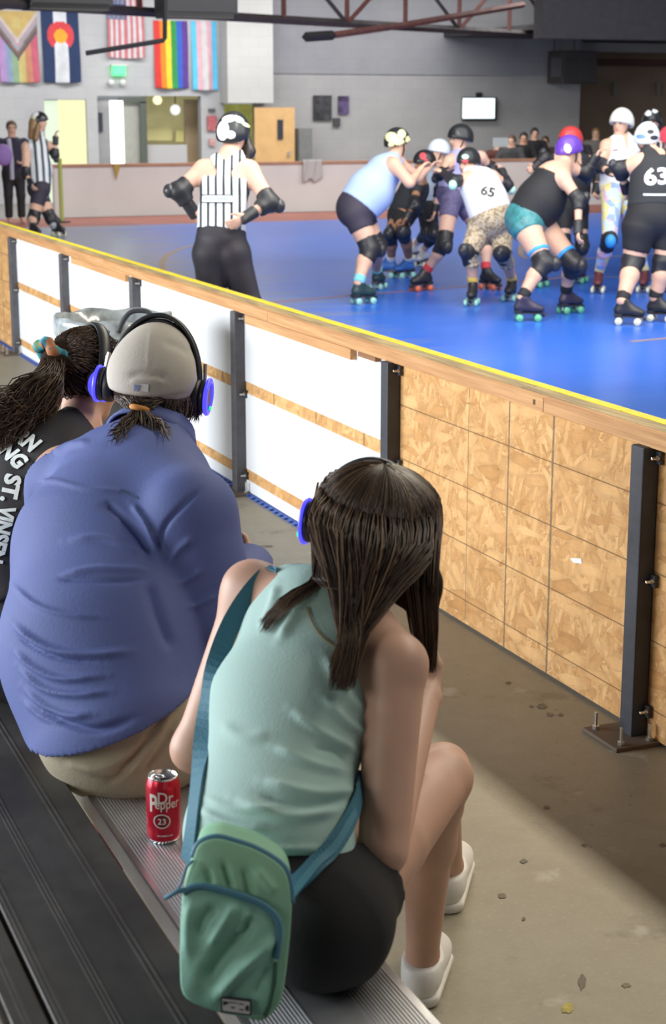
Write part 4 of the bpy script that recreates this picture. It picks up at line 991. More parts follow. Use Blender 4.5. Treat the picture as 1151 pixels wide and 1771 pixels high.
    if knee:
        for s_, (a, k_, b) in legs.items():
            ft = nrm(2 * k_ - a - b); ft = ft if np.linalg.norm(2 * k_ - a - b) > .06 else fr
            o, V, Q = solid('knee_pad', pad_prims(a, k_, b, R['knee'], R['calf'] * .97, .12, .13, ft, .014, .068), h, knee[0], pr)
            cp = MB(); solid('pad_cap', [ell(k_ + ft * (R['knee'] + .022), (.055, .055, .07), None, .02)], h, knee[1], o)
            if len(knee) > 2: e = k_ + nrm(a - k_) * .115; solid('pad_band', [seg(e - nrm(a - k_) * .02, e + nrm(a - k_) * .02, R['knee'] + .026, R['knee'] + .024, None, .02, True)], h, knee[2], o)
    if elbow:
        for s_, (a, k_, b) in arms.items():
            ft = nrm(2 * k_ - a - b + 1e-4); o, V, Q = solid('elbow_pad', pad_prims(a, k_, b, R['arm'] * .86, R['fore'], .085, .095, ft, .014, .052), h, elbow[0], pr)
            solid('pad_cap', [ell(k_ + ft * (R['arm'] + .012), (.042, .042, .05), None, .02)], h, elbow[1], o)
    if wrist:
        for s_, (a, k_, b) in arms.items():
            d = nrm(b - k_); solid('wrist_guard', [seg(b - d * .09, b + d * .045, R['wrist'] + .016, (.046, .030), None, .02, True)], h, wrist, pr)
    if sock:
        for i, (a, (hq, k_, b)) in enumerate(zip(anks, [legs[q] for q in 'LR' if q in legs])):
            d = nrm(k_ - a); solid('sock', [seg(a - d * .0, a + d * .085, R['ankle'] + .010, R['ankle'] + .012, None, .02, True)], h, sock, pr)
    if hair:
        solid('hair', [seg(px(*hair[0][:2], d0 + hair[0][2]), px(*hair[1][:2], d0 + hair[1][2]), hair[2], hair[3], None, .03)] + [ell(j['head'] - f * .02 + u * .0, (.088, .1, .1), None, .03)], h, hair[4], pr)
    return info
def make_shoe(pos, d, m, person):
    d = nrm([d[0], d[1], 0]); l = np.cross(d, UP); q = lambda a, b, z: np.array([pos[0], pos[1], 0]) + d * a + l * b + UP * z
    b, V, Q = solid('shoe', [seg(q(-.09, 0, .045), q(.11, 0, .038), (.036, .04), (.044, .032), l, .03), seg(q(-.075, 0, .06), q(-.06, 0, .105), .036, .038, l, .03)], .009, m, person, cuts=((q(0, 0, 0.0), -UP), (q(0, 0, .11), UP)))
    return q(-.065, 0, .10), b
def number(info, text, x, y, hpx, ang, m, part='top', ws=1.0, bold=.03, name='jersey_number'):
    V, Fc = text_px(text, x, y, hpx, ang, ws, bold); return decal(name, V, Fc, info['trees'][part], m, info['top'], .004)
# colours
WHITEC = mat('white_cloth', (0.80, 0.80, 0.80), 0.8, bump=.1, bscale=25); LBLUE = mat('light_blue_cloth', (0.40, 0.52, 0.80), 0.8, bump=.1, bscale=25)
DPURP = mat('dark_plum_cloth', (0.035, 0.028, 0.048), 0.7, bump=.08, bscale=30); TEAL = mat('teal_shiny_cloth', (0.045, 0.21, 0.23), 0.4, var=.4, vscale=18)
GREYC = mat('grey_cloth', (0.36, 0.42, 0.52), .8); LAV = mat('lavender_cloth', (0.42, 0.40, 0.66), .8); CHAR = mat('charcoal_cloth', (0.022, 0.024, 0.028), .8, bump=.1, bscale=25)
LEO = m_spots('leopard_print', [(0.42, 0.33, 0.22), (0.24, 0.18, 0.11), (0.52, 0.43, 0.31)], 55); TIE = m_spots('pastel_print', [(0.30, 0.42, 0.78), (0.70, 0.45, 0.58), (0.55, 0.70, 0.88), (0.80, 0.72, 0.30)], 16)
NET = mat('purple_net_shorts', (0.13, 0.11, 0.22), .7, var=.3, vscale=30)
HB = mat('black_helmet', (0.018, 0.020, 0.022), .28); HW = mat('white_helmet', (0.74, 0.78, 0.82), .3); HWG = mat('cream_helmet', (0.72, 0.73, 0.66), .35); HP = mat('purple_helmet', (0.13, 0.05, 0.42), .3); HR = mat('red_helmet', (0.58, 0.05, 0.05), .3)
PY = mat('pale_yellow_print', (0.82, 0.78, 0.42), .5); PW = mat('white_print', (0.85, 0.86, 0.88), .5); PRD = mat('red_print', (0.66, 0.06, 0.08), .5); PK = mat('black_print', (0.02, 0.02, 0.025), .5); PM = mat('mint_print', (0.45, 0.75, 0.62), .5); PB = mat('blue_print', (0.12, 0.25, 0.62), .5)
WG = mat('mint_wheel', (0.32, 0.66, 0.58), .4); WO = mat('orange_wheel', (0.72, 0.16, 0.07), .4); WW = mat('cream_wheel', (0.78, 0.76, 0.55), .4); WGR = mat('green_wheel', (0.15, 0.55, 0.30), .4); WDK = mat('maroon_wheel', (0.26, 0.05, 0.06), .4)
BTK = mat('black_boot', (0.02, 0.02, 0.024), .4); BTB = mat('blue_boot', (0.035, 0.14, 0.45), .45); BTW = mat('white_boot', (0.62, 0.62, 0.62), .4); BTM = mat('maroon_boot', (0.13, 0.03, 0.035), .45); BTP = mat('dark_violet_boot', (0.035, 0.028, 0.06), .45); BTT = mat('dark_teal_boot', (0.02, 0.05, 0.05), .45)
BLUEB = mat('bright_blue_band', (0.04, 0.32, 0.72), .5); YSOCK = mat('yellow_sock', (0.72, 0.50, 0.10), .8); RSOCK = mat('red_sock', (0.62, 0.05, 0.06), .8); WSOCK = mat('white_sock', (0.75, 0.75, 0.72), .8); CSOCK = mat('cyan_sock', (0.20, 0.56, 0.62), .8)
HAIRB = mat('brown_hair', (0.10, 0.055, 0.03), .5, bump=.4, bscale=40, stretch=(1, 1, .2)); HAIRD = mat('dark_hair', (0.02, 0.016, 0.014), .45, bump=.4, bscale=40); HAIRL = mat('light_brown_hair', (0.26, 0.15, 0.07), .5, bump=.4, bscale=40)
GRP = 'skaters in the pack on the blue court'

def build_skaters():
    # --- blue tank top, yellow and black helmet
    s1 = skater('person', 'skater bending forward in light blue tank top and dark shorts, yellow splashed helmet',
        dict(head=(688, 247, .12), neck=(681, 272, .05), chest=(664, 297, 0), belly=(641, 330, 0), pelvis=(617, 360, 0), shR=(681, 284, -.17), elR=(708, 316, -.20), wrR=(727, 292, -.05), shL=(688, 282, .22), elL=(722, 308, .3), wrL=(742, 290, .3), hipR=(613, 368, -.09), hipL=(620, 366, .12), knR=(640, 431, -.08), knL=(652, 425, .2)),
        [((640, 505), (668, 497)), ((606, 528), (648, 525))][::1], 15.95, (.75, .55, -.1), 'light', R=dict(chest=(.18, .145), belly=(.20, .20), hips=(.21, .195), thigh=.125, knee=.085, calf=.072, ankle=.046, arm=.058, fore=.046, neck=.06),
        top=dict(mat=LBLUE, hem=.15, neck=.6, scoop=.0, straps=True, off=.014), bottom=dict(mat=DPURP, len=.48), helm=dict(mat=HB, s=1.05, patches=[(677, 238, 11, 9, 20, PY), (694, 232, 7, 8, 0, PY), (690, 247, 9, 8, 0, PY), (705, 243, 5, 8, 0, PY), (676, 250, 5, 4, 0, PY)]),
        knee=(PAD, PADHARD), wrist=None, elbow=None, boot=BTT, wheel=WG, sock=CSOCK, lace=mat('green_lace', (.05, .4, .3), .6), group=GRP)
    # --- dark skater with red star helmet, low crouch
    s2 = skater('person', 'crouching skater in black with a red star on the helmet and blue skates',
        dict(head=(732, 282, -.2), neck=(726, 304, -.1), chest=(717, 326, 0), belly=(706, 350, .05), pelvis=(694, 372, .1), shR=(722, 318, -.2), elR=(716, 352, -.35), wrR=(702, 378, -.4), shL=(716, 316, .2), elL=(694, 350, .2), wrL=(686, 380, 0), hipR=(694, 378, -.05), hipL=(690, 376, .2), knR=(697, 403, -.35), knL=(675, 405, -.2)),
        [((680, 481), (655, 480)), ((712, 480), (688, 482))], 18.1, (-.8, -.35, -.15), 'brown', R=dict(chest=(.19, .14), belly=(.18, .15), hips=(.18, .15), thigh=.10, knee=.066, calf=.06, ankle=.042),
        top=dict(mat=CHAR, hem=.2, neck=.6, scoop=.2, sleeves=.5), bottom=dict(mat=BLACK, len=.5), helm=dict(mat=HB, s=1.0, patches=[(731, 270, 6, 6, 0, PRD), (736, 277, 3, 3, 0, PRD)]), knee=(PAD, PADHARD), elbow=(PAD, PADHARD), wrist=PAD, boot=BTB, wheel=WG, sock=WSOCK, lace=WSOCK, group=GRP)
    # --- white helmet, grey shirt
    s3 = skater('person', 'skater in grey shirt and black leggings with a plain white helmet, leaning left',
        dict(head=(757, 262, 0), neck=(757, 281, .05), chest=(752, 302, .1), belly=(746, 328, .12), pelvis=(738, 356, .15), shR=(768, 298, -.2), elR=(759, 328, -.3), wrR=(750, 366, -.3), shL=(738, 298, .3), elL=(728, 330, .3), wrL=(732, 352, .1), knR=(748, 404, -.2), knL=(738, 402, .1)),
        [((722, 448), (708, 450)), ((738, 460), (722, 464))], 18.9, (-.75, -.3, -.1), 'pale', R=dict(thigh=.085, knee=.06),
        top=dict(mat=GREYC, hem=.0, neck=.6, scoop=.2, sleeves=.35), bottom=dict(mat=BLACK, len=1.35, name='leggings'), helm=dict(mat=HW, s=1.02), knee=(PAD, PADHARD), elbow=(PAD, PADHARD), wrist=PAD, boot=BTW, wheel=WW, sock=WSOCK, group=GRP)
    # --- tall black helmet, lavender top, net shorts
    s4 = skater('person', 'tall skater in lavender top and purple net shorts with a plain black helmet',
        dict(head=(794, 240, 0), neck=(797, 264, .02), chest=(795, 286, .03), belly=(790, 312, .05), pelvis=(783, 338, .05), shR=(830, 272, .05), elR=(849, 290, .15), wrR=(858, 316, .1), shL=(777, 280, -.10), elL=(760, 302, -.28), wrL=(776, 294, -.50), hipL=(779, 346, -.1), hipR=(797, 348, .15), knL=(768, 421, -.2), knR=(838, 412, .15)),
        [((742, 503), (716, 505)), ((836, 501), (856, 503))], 17.0, (-.8, -.35, -.1), 'pale', R=dict(chest=(.17, .12), belly=(.155, .125), hips=(.175, .14), thigh=.098, knee=.068, calf=.06),
        top=dict(mat=LAV, hem=.3, neck=.4, scoop=.1, straps=True), bottom=dict(mat=NET, len=.42), helm=dict(mat=HB, s=1.08), knee=(PAD, PADHARD), elbow=(PAD, PADHARD), wrist=PAD, boot=BTK, wheel=WO, sock=RSOCK, lace=WHITEC, group=GRP)
    # --- white jersey 65, leopard shorts
    s5 = skater('person', 'skater in white numbered jersey and leopard print leggings, black helmet with red mark',
        dict(head=(808, 281, .1), neck=(814, 298, .06), chest=(828, 318, 0), belly=(840, 345, 0), pelvis=(851, 378, -.02), shL=(810, 309, -.10), elL=(785, 314, -.15), wrL=(768, 300, -.05), shR=(850, 306, .2), elR=(876, 320, .28), wrR=(868, 298, .35), hipL=(834, 390, 0), hipR=(866, 390, .05), knL=(811, 436, -.1), knR=(868, 438, -.05)),
        [((820, 525), (811, 533)), ((888, 518), (876, 524))], 15.7, (-.55, -.6, -.2), 'light', R=dict(chest=(.20, .15), belly=(.195, .165), hips=(.215, .19), thigh=.125, knee=.075, calf=.062, arm=.052),
        top=dict(mat=WHITEC, hem=.25, neck=.55, scoop=.0, straps=True, off=.013), bottom=dict(mat=LEO, len=1.02, name='leggings'), helm=dict(mat=HB, s=1.0, patches=[(804, 281, 5, 6, 20, PRD), (804, 271, 6, 4, 0, PM)]), knee=(PAD, PADHARD), elbow=(PAD, PM), wrist=PAD, boot=BTK, wheel=WG, sock=YSOCK, lace=WHITEC, group=GRP)
    number(s5, '65', 843, 331, 17, 14, PK, ws=1.15)
    # --- purple helmet, black tank, teal shorts
    s6 = skater('person', 'skater in black tank top and teal shorts with a purple helmet, bending forward',
        dict(head=(985, 262, .15), neck=(974, 282, .08), chest=(955, 312, 0), belly=(934, 348, 0), pelvis=(910, 378, .02), shR=(972, 306, -.18), elR=(1000, 346, -.25), wrR=(999, 398, -.3), shL=(984, 292, .2), elL=(1012, 300, .25), wrL=(1028, 274, .2), hipR=(908, 390, -.1), hipL=(932, 388, .15), knR=(940, 455, -.25), knL=(991, 456, 0)),
        [((966, 544), (1003, 541)), ((890, 556), (933, 556))], 14.85, (.75, .5, -.15), 'light', R=dict(chest=(.20, .16), belly=(.205, .20), hips=(.205, .19), thigh=.135, knee=.078, calf=.064, ankle=.044, arm=.055),
        top=dict(mat=BLACK, hem=.12, neck=.15, scoop=-.1, off=.012), bottom=dict(mat=TEAL, len=.2), helm=dict(mat=HP, s=1.05, patches=[(981, 257, 6, 8, -15, PY)]), knee=(PAD, PADHARD, BLUEB), elbow=(PAD, PADHARD), wrist=PAD, boot=BTP, wheel=WGR, sock=BLACK, lace=mat('violet_lace', (.2, .1, .5), .6), group=GRP)
    # --- red helmet behind
    s7 = skater('person', 'skater mostly hidden behind the purple helmet, with a red helmet and one arm held out',
        dict(head=(984, 243, 0), neck=(990, 266, .05), chest=(992, 290, .08), belly=(990, 325, .1), pelvis=(988, 360, .1), shL=(966, 276, -.05), elL=(942, 273, -.1), wrL=(924, 287, -.15), shR=(1018, 280, .1), elR=(1034, 305, .1), wrR=(1030, 330, 0), knL=(975, 425, .0), knR=(1006, 425, .1)),
        [((940, 496), (925, 499)), ((1008, 488), (996, 492))], 17.2, (-.7, -.4, 0), 'light', top=dict(mat=CHAR, hem=.2, neck=.5, straps=True), bottom=dict(mat=BLACK, len=.6), helm=dict(mat=HR, s=1.05), knee=(PAD, PADHARD), elbow=(PAD, PADHARD), wrist=PAD, boot=BTM, wheel=WGR, sock=BLACK, group=GRP)
    # --- cream helmet, white jersey, pastel leggings
    s8 = skater('person', 'upright skater in white jersey and pastel printed leggings with a cream helmet',
        dict(head=(1073, 214, 0), neck=(1075, 236, .04), chest=(1074, 262, .05), belly=(1070, 292, .07), pelvis=(1066, 324, .08), shL=(1048, 252, -.02), elL=(1038, 288, -.1), wrL=(1058, 300, -.3), shR=(1100, 250, .08), elR=(1112, 288, .1), wrR=(1096, 316, .0), hipL=(1058, 336, 0), hipR=(1082, 336, .1), knL=(1053, 414, -.12), knR=(1098, 412, .1)),
        [((1036, 502), (1030, 512)), ((1116, 502), (1108, 510))], 16.6, (-.5, -.75, -.05), 'light', R=dict(thigh=.098, knee=.064, calf=.06),
        top=dict(mat=WHITEC, hem=-.1, neck=.42, scoop=.5, straps=True), bottom=dict(mat=TIE, len=1.75, name='leggings'), helm=dict(mat=HWG, s=1.13), knee=(PAD, BLUEB), elbow=(PAD, PADHARD), wrist=PAD, boot=BTM, wheel=WW, sock=mat('pale_yellow_sock', (.75, .72, .35), .8), group=GRP)
    V, Fc = marks_px(1073, 259, 34, 4.5, -4, 10); decal('jersey_lettering', V, Fc, s8['trees']['top'], mat('dark_red_print', (.25, .06, .09), .6), s8['top'], .005)
    # --- number 63
    s9 = skater('person', 'broad skater seen from behind in black jersey with white number and black shorts',
        dict(head=(1119, 240, .12), neck=(1124, 262, .05), chest=(1136, 292, 0), belly=(1137, 328, 0), pelvis=(1133, 374, 0), shL=(1106, 282, -.04), elL=(1072, 292, .05), wrL=(1082, 328, .2), shR=(1178, 282, .02), elR=(1200, 320, .1), wrR=(1180, 350, .2), hipL=(1108, 392, 0), hipR=(1160, 392, .02), knL=(1094, 452, .06), knR=(1148, 452, .06)),
        [((1070, 562), (1100, 563)), ((1124, 556), (1158, 558))], 14.4, (.35, .85, -.05), 'light', R=dict(chest=(.21, .16), belly=(.22, .19), hips=(.25, .20), thigh=.155, knee=.088, calf=.078, ankle=.05, arm=.066, fore=.05),
        top=dict(mat=CHAR, hem=.3, neck=.62, scoop=.0, straps=True, off=.014), bottom=dict(mat=BLACK, len=.72), helm=dict(mat=mat('white_blue_helmet', (.62, .70, .80), .3), s=1.05, patches=[(1124, 228, 6, 4, 0, PK), (1108, 236, 8, 4, 0, PB), (1130, 238, 7, 4, 0, PK)]), knee=(PAD, PADHARD), elbow=(PAD, PADHARD), wrist=PAD, boot=BTK, wheel=WW, sock=BLACK, lace=WHITEC, group=GRP)
    number(s9, '63', 1134, 305, 30, -4, PW, ws=1.15)
    V = [(x, 335 + dy + .02 * (x - 1112) - .0012 * (x - 1112) * (x - 1112) * .3) for dy in (0, 3) for x in np.linspace(1112, 1158, 16)]
    decal('hem_stripe', V, [(i, i + 1, 17 + i, 16 + i) for i in range(15)], s9['trees']['top'], PW, s9['top'], .004)
    # --- helmeted referee behind
    skater('person', 'referee in striped shirt and black and white helmet standing behind the numbered jerseys',
        dict(head=(1126, 212, 0), neck=(1127, 232, .03), chest=(1128, 258, .05), belly=(1128, 286, .05), pelvis=(1128, 314, .05), shL=(1106, 248, 0), elL=(1100, 282, 0), wrL=(1106, 312, -.1), shR=(1150, 248, 0), elR=(1157, 282, 0), wrR=(1150, 312, -.1), knL=(1117, 400, -.05), knR=(1138, 400, -.05)),
        [((1112, 482), (1104, 488)), ((1140, 482), (1134, 489))], 18.2, (-.3, -.9, 0), 'light', top=dict(mat=m_stripes('referee_stripes_far', rt, .09, (.75, .76, .78), (.03, .03, .035)), hem=.0, neck=.6, sleeves=.4), bottom=dict(mat=BLACK, len=.95, name='trousers'), helm=dict(mat=HB, s=1.05, patches=[(1120, 196, 6, 5, 0, PW), (1132, 192, 5, 4, 0, PW)]), knee=(PAD, PADHARD), boot=BTK, wheel=WW)
    # --- red helmet at the picture's right
    skater('person', 'skater in charcoal top with a bright red helmet beside the number sixty three jersey',
        dict(head=(1158, 244, 0), neck=(1162, 268, .03), chest=(1166, 294, .05), belly=(1168, 326, .05), pelvis=(1168, 360, .05), shL=(1142, 284, .1), elL=(1136, 318, .15), wrL=(1140, 345, 0), shR=(1192, 284, 0), elR=(1204, 320, 0), wrR=(1196, 350, -.1), knL=(1158, 424, -.1), knR=(1184, 424, -.05)),
        [((1158, 502), (1150, 508)), ((1190, 502), (1184, 508))], 16.2, (-.5, .6, 0), 'light', top=dict(mat=CHAR, hem=.2, neck=.5, sleeves=.4), bottom=dict(mat=BLACK, len=.6), helm=dict(mat=mat('coral_red_helmet', (.66, .07, .10), .3), s=1.1), knee=(PAD, PADHARD), elbow=(PAD, PADHARD), boot=BTK, wheel=WO, group=GRP)

def build_referees():
    st = m_stripes('referee_stripes', rt, .052, (.78, .80, .82), (.03, .04, .05), .33, .2)
    r = skater('person', 'referee seen from behind in striped tank top and black leggings, hands on hips',
        dict(head=(405, 232, .06), neck=(398, 266, .0), chest=(389, 318, 0), belly=(384, 362, 0), pelvis=(382, 415, 0), shL=(352, 293, 0), elL=(309, 330, -.06), wrL=(334, 366, .0), shR=(431, 294, 0), elR=(466, 350, -.08), wrR=(424, 376, -.16), hipL=(364, 440, 0), hipR=(402, 440, 0), knL=(366, 530, .05), knR=(432, 530, .05)),
        [((380, 655), (372, 640)), ((440, 652), (446, 636))], 11.25, (.25, .9, .02), 'fair', R=dict(chest=(.15, .115), belly=(.135, .105), hips=(.165, .135), thigh=.112, knee=.076, calf=.06, arm=.056, fore=.044, neck=.058, shoulder=.058),
        top=dict(mat=st, hem=.28, neck=.15, scoop=.0, off=.011), bottom=dict(mat=mat('black_leggings', (0.022, 0.018, 0.026), .6, bump=.05, bscale=30), len=1.9, name='leggings'), helm=dict(mat=HB, s=1.1, patches=[(386, 226, 10, 17, 5, PW), (399, 233, 8, 7, 0, PW), (396, 206, 12, 6, -10, PW), (412, 207, 10, 5, 25, PM), (424, 216, 8, 3, 30, PY)]),
        elbow=(PAD, PADHARD), wrist=PAD, boot=BTK, wheel=WGR, h=.0105, palms=dict(L=(.6, .5, 0), R=(-.6, .5, 0)), curl=.6)
    j = r['j']; c = r['j']['chest']
    # racer back straps of the striped shirt
    P = [seg(px(380, 335, 11.16), px(387, 285, 11.18), (.075, .03), (.042, .03), rt, .03), seg(px(387, 290, 11.18), px(375, 272, 11.22), (.040, .03), (.03, .03), rt, .03), seg(px(388, 290, 11.18), px(412, 274, 11.22), (.036, .03), (.03, .03), rt, .03)]
    j = r['j']; nbq = r['nb']
    W_ = [seg(px(388, 345, 11.2), px(388, 292, 11.2), (.085, .4), (.044, .4), rt, .02), seg(px(387, 295, 11.2), px(366, 262, 11.2), (.046, .4), (.028, .4), rt, .02), seg(px(389, 295, 11.2), px(420, 262, 11.2), (.046, .4), (.028, .4), rt, .02)]
    Rb = (.15, .115); solid('racer_back', [seg(j['belly'], j['chest'], (.135, .105), Rb, r['L'], .06), seg(j['chest'], nbq, Rb, (.075, .066), r['L'], .05)] + [seg(nbq * .45 + j['chest'] * .25 + j[k] * .3, j[k], .061, .058, None, .05) for k in ('shL', 'shR')], .0095, st, r['top'], .012, within=W_)
    V = [(x, y) for y in np.linspace(338, 350, 4) for x in np.linspace(351, 401, 14)]; Fc = [(k * 14 + i, k * 14 + i + 1, (k + 1) * 14 + i + 1, (k + 1) * 14 + i) for k in range(3) for i in range(13)]
    decal('name_band', V, Fc, r['trees']['top'], mat('pale_blue_band', (.62, .72, .82), .7), r['top'], .006)
    for yy in (337.5, 350.5):
        V = [(x, y) for y in (yy - .9, yy + .9) for x in np.linspace(350, 402, 14)]; decal('band_edge', V, [(i, i + 1, 14 + i + 1, 14 + i) for i in range(13)], r['trees']['top'], PK, r['top'], .007)
    solid('ponytail', [seg(px(424, 240, 11.38), px(430, 262, 11.35), .035, .045, None, .02), seg(px(430, 262, 11.35), px(425, 280, 11.33), .045, .02, None, .02)], .0095, HAIRD, r['pr'])
    V, Fc = marks_px(376, 344, 40, 6, 1, 8); decal('lettering', V, Fc, r['trees']['top'], mat('grey_blue_print', (.32, .40, .50), .7), r['top'], .008)
    # left referee in profile
    st2 = m_stripes('referee_stripes_side', nrm(rt + fwh * .3), .095, (.72, .74, .76), (.06, .075, .085), .42, .1)
    r2 = skater('person', 'referee standing sideways in striped tank top and dark shorts with white and black helmet',
        dict(head=(69, 210, 0), neck=(65, 232, 0), chest=(64, 262, 0), belly=(68, 292, 0), pelvis=(67, 326, 0), shR=(45, 254, -.12), elR=(44, 299, -.15), wrR=(54, 318, -.25), shL=(84, 252, .15), elL=(95, 268, .15), wrL=(96, 240, .1), knR=(58, 378, -.1), knL=(88, 378, .05)),
        [((90, 408), (112, 410)), ((52, 412), (70, 414))], 24.2, (.9, -.15, -.05), 'light', R=dict(chest=(.17, .14), belly=(.18, .165), hips=(.185, .16), thigh=.118, knee=.08, calf=.065, arm=.058), lat=nrm(rt * .45 - fwh * .9),
        top=dict(mat=st2, hem=.1, neck=.6, scoop=.3, straps=True), bottom=dict(mat=DPURP, len=.55), helm=dict(mat=HB, s=1.05, patches=[(54, 201, 9, 8, 0, WW), (60, 197, 7, 5, 0, PW)]), knee=(PAD, mat('grey_pad_shell', (.3, .33, .34), .4)), elbow=(PAD, PADHARD), wrist=PAD, boot=BTK, wheel=WW, h=.012)
    solid('hair', [seg(px(58, 212, 24.15), px(54, 236, 24.1), .07, .05, None, .04), seg(px(66, 218, 24.0), px(62, 240, 24.0), .04, .04, None, .03)], .012, HAIRL, r2['pr'])
    # yellow-green gate pole beside that referee
    gp = thing('gate_pole', [*ony(107, 380, 27.2)[:2], 0], 'thin yellow green pole standing by the far corner', 'pole'); b = np.array(gp['origin_world'])
    MB().tube([b, b + UP * 1.02], .035, 8).obj('pole', mat('yellow_green', (.36, .42, .10), .6), gp); MB().lathe([(0, 0), (.14, 0), (.14, .02), (.04, .03)], b, n=16).obj('foot', PAD, gp)

def build_spectators():
    # onlookers behind the far rink wall
    def onlooker(x, y, Yw, hgt, cm, hm, label, fx=(0, -1), sk='light', lower=BLACK):
        c = ony(x, y, Yw); D = depth(c); base = np.array([c[0], c[1], 0.0]); hz = c[2]
        pr = thing('person', base, label, 'person', 'onlookers behind the far rink wall'); f = nrm(rt * fx[0] + fwh * fx[1])
        l = np.cross(f, UP); s = hz / 1.58
        q = lambda a, b, z: base + f * a + l * b + UP * z * s
        hp, _ = head_prims(c, f, UP, .95)
        B = hp + [seg(q(0, 0, .92), q(0, 0, 1.30), (.16, .11), (.18, .12), l, .05), seg(q(0, 0, 1.3), q(0, 0, 1.45), (.17, .1), .05, l, .05), seg(q(0, 0, 1.42), c - UP * .03, .05, .05, None, .03)]
        A_ = []
        for k in (-1, 1):
            e = q(.10, k * .27, 1.06); w = q(.26, k * .12, 1.02 if k < 0 else 1.12)
            A_ += [seg(q(0, k * .19, 1.36), e, .052, .042, None, .04)]; B += [seg(q(0, k * .19, 1.36), e, .05, .04, None, .04), seg(e, w, .038, .028, None, .03)] + hand_prims(w, nrm(w - e), l * k, f, 1, .6)
            B += [seg(q(0, k * .09, .88), q(.02, k * .10, .48), .085, .058, None, .04), seg(q(.02, k * .10, .48), q(0, k * .10, .09), .055, .04, None, .03), seg(q(0, k * .10, .05), q(.16, k * .11, .035), .035, .03, None, .02)]
        body, V, Q = solid('body', B, .017, SKINS[sk], pr, cuts=((base, -UP),)); face_parts(c, f, UP, body)
        solid('shirt', [seg(q(0, 0, .86), q(0, 0, 1.30), (.165, .115), (.18, .12), l, .05), seg(q(0, 0, 1.3), q(0, 0, 1.44), (.17, .1), .05, l, .05)] + A_, .017, cm, pr, .014, ((q(0, 0, 1.44), UP), (q(0, 0, .84), -UP)))
        solid('trousers', [seg(q(0, 0, .80), q(0, 0, .90), (.165, .12), (.16, .11), l, .04)] + [x_ for k in (-1, 1) for x_ in (seg(q(0, k * .09, .84), q(.02, k * .10, .48), .088, .062, None, .04), seg(q(.02, k * .10, .48), q(0, k * .10, .09), .06, .05, None, .03, True))], .017, lower, pr, .012)
        solid('hair', [ell(c + UP * .03 - f * .02, (.084, .1, .1), [l, f, UP])], .014, hm, pr, .004, ((c + f * .055 + UP * .035, nrm(f * .9 - UP * .45)),))
    onlooker(20, 222, 27.4, 1.5, mat('black_purple_shirt', (.03, .025, .05), .8), HAIRB, 'onlooker in dark top with a purple bag at the far left corner', (0.3, -1))
    c = ony(6, 268, 26.9); bg_ = thing('purple_bag', c, 'purple bag with a pale strap carried by the onlooker at the far corner', 'bag')
    solid('bag_body', [ell(c, (.14, .08, .17))], .012, mat('purple_bag_cloth', (.28, .16, .42), .7), bg_); MB().tube([ony(15, 240, 27.1), ony(20, 280, 27.0), ony(21, 310, 27.05)], .035, 6).obj('strap', mat('grey_lilac', (.42, .42, .5), .7), bg_)
    data = [(884, 245, 'onlooker in dark grey shirt next to the white placard', (.05, .05, .055), HAIRB), (905, 240, 'onlooker in black hoodie behind the far rink wall', (.012, .012, .014), HAIRD), (924, 232, 'tall onlooker in black jacket behind the far rink wall', (.016, .015, .018), HAIRD),
            (942, 246, 'onlooker in brownish shirt behind the far rink wall', (.06, .04, .03), HAIRB), (1000, 240, 'onlooker in charcoal shirt between the purple and cream helmets', (.03, .03, .035), HAIRD), (862, 250, 'onlooker in deep red shirt behind the far rink wall', (.10, .03, .025), HAIRD), (1030, 232, 'onlooker in faded grey shirt near the cream helmet', (.16, .15, .14), HAIRL)]
    for i, (x, y, lb_, cm, hm) in enumerate(data): onlooker(x, y, 29.4 + .75 * (i % 4), 1.5, mat('onlooker_cloth_%d' % i, cm, .85), hm, lb_, (-.3 + .2 * (i % 3), -1), sk=['light', 'tan', 'fair'][i % 3])
    pc = thing('placard', ony(864, 246, 29.2), 'small pale placard held up behind the far rink wall', 'placard'); wquad('card', 852, 238, 878, 254, 29.3, mat('pale_card', (.55, .60, .62), .7), pc, .02)
    # white towel over the far wall
    tw = MB(); n = 12; V = []
    for j_ in range(n + 1):
        for i in range(n + 1):
            a = ony(523 + 32 * i / n, 276 + (36 + 4 * math.sin(i)) * j_ / n, 28.33); V.append((a[0], a[1] - .02 - .02 * math.sin(i * 1.1 + j_ * .2), a[2]))
    o = mesh_obj('towel', V, [(j_ * (n + 1) + i, j_ * (n + 1) + i + 1, (j_ + 1) * (n + 1) + i + 1, (j_ + 1) * (n + 1) + i) for j_ in range(n) for i in range(n)], mat('pale_towel', (.50, .48, .47), .9), None, True)
    m = o.modifiers.new('thickness', 'SOLIDIFY'); m.thickness = .012; tag(o, 'pale towel draped over the far rink wall beside the tan door', 'towel')
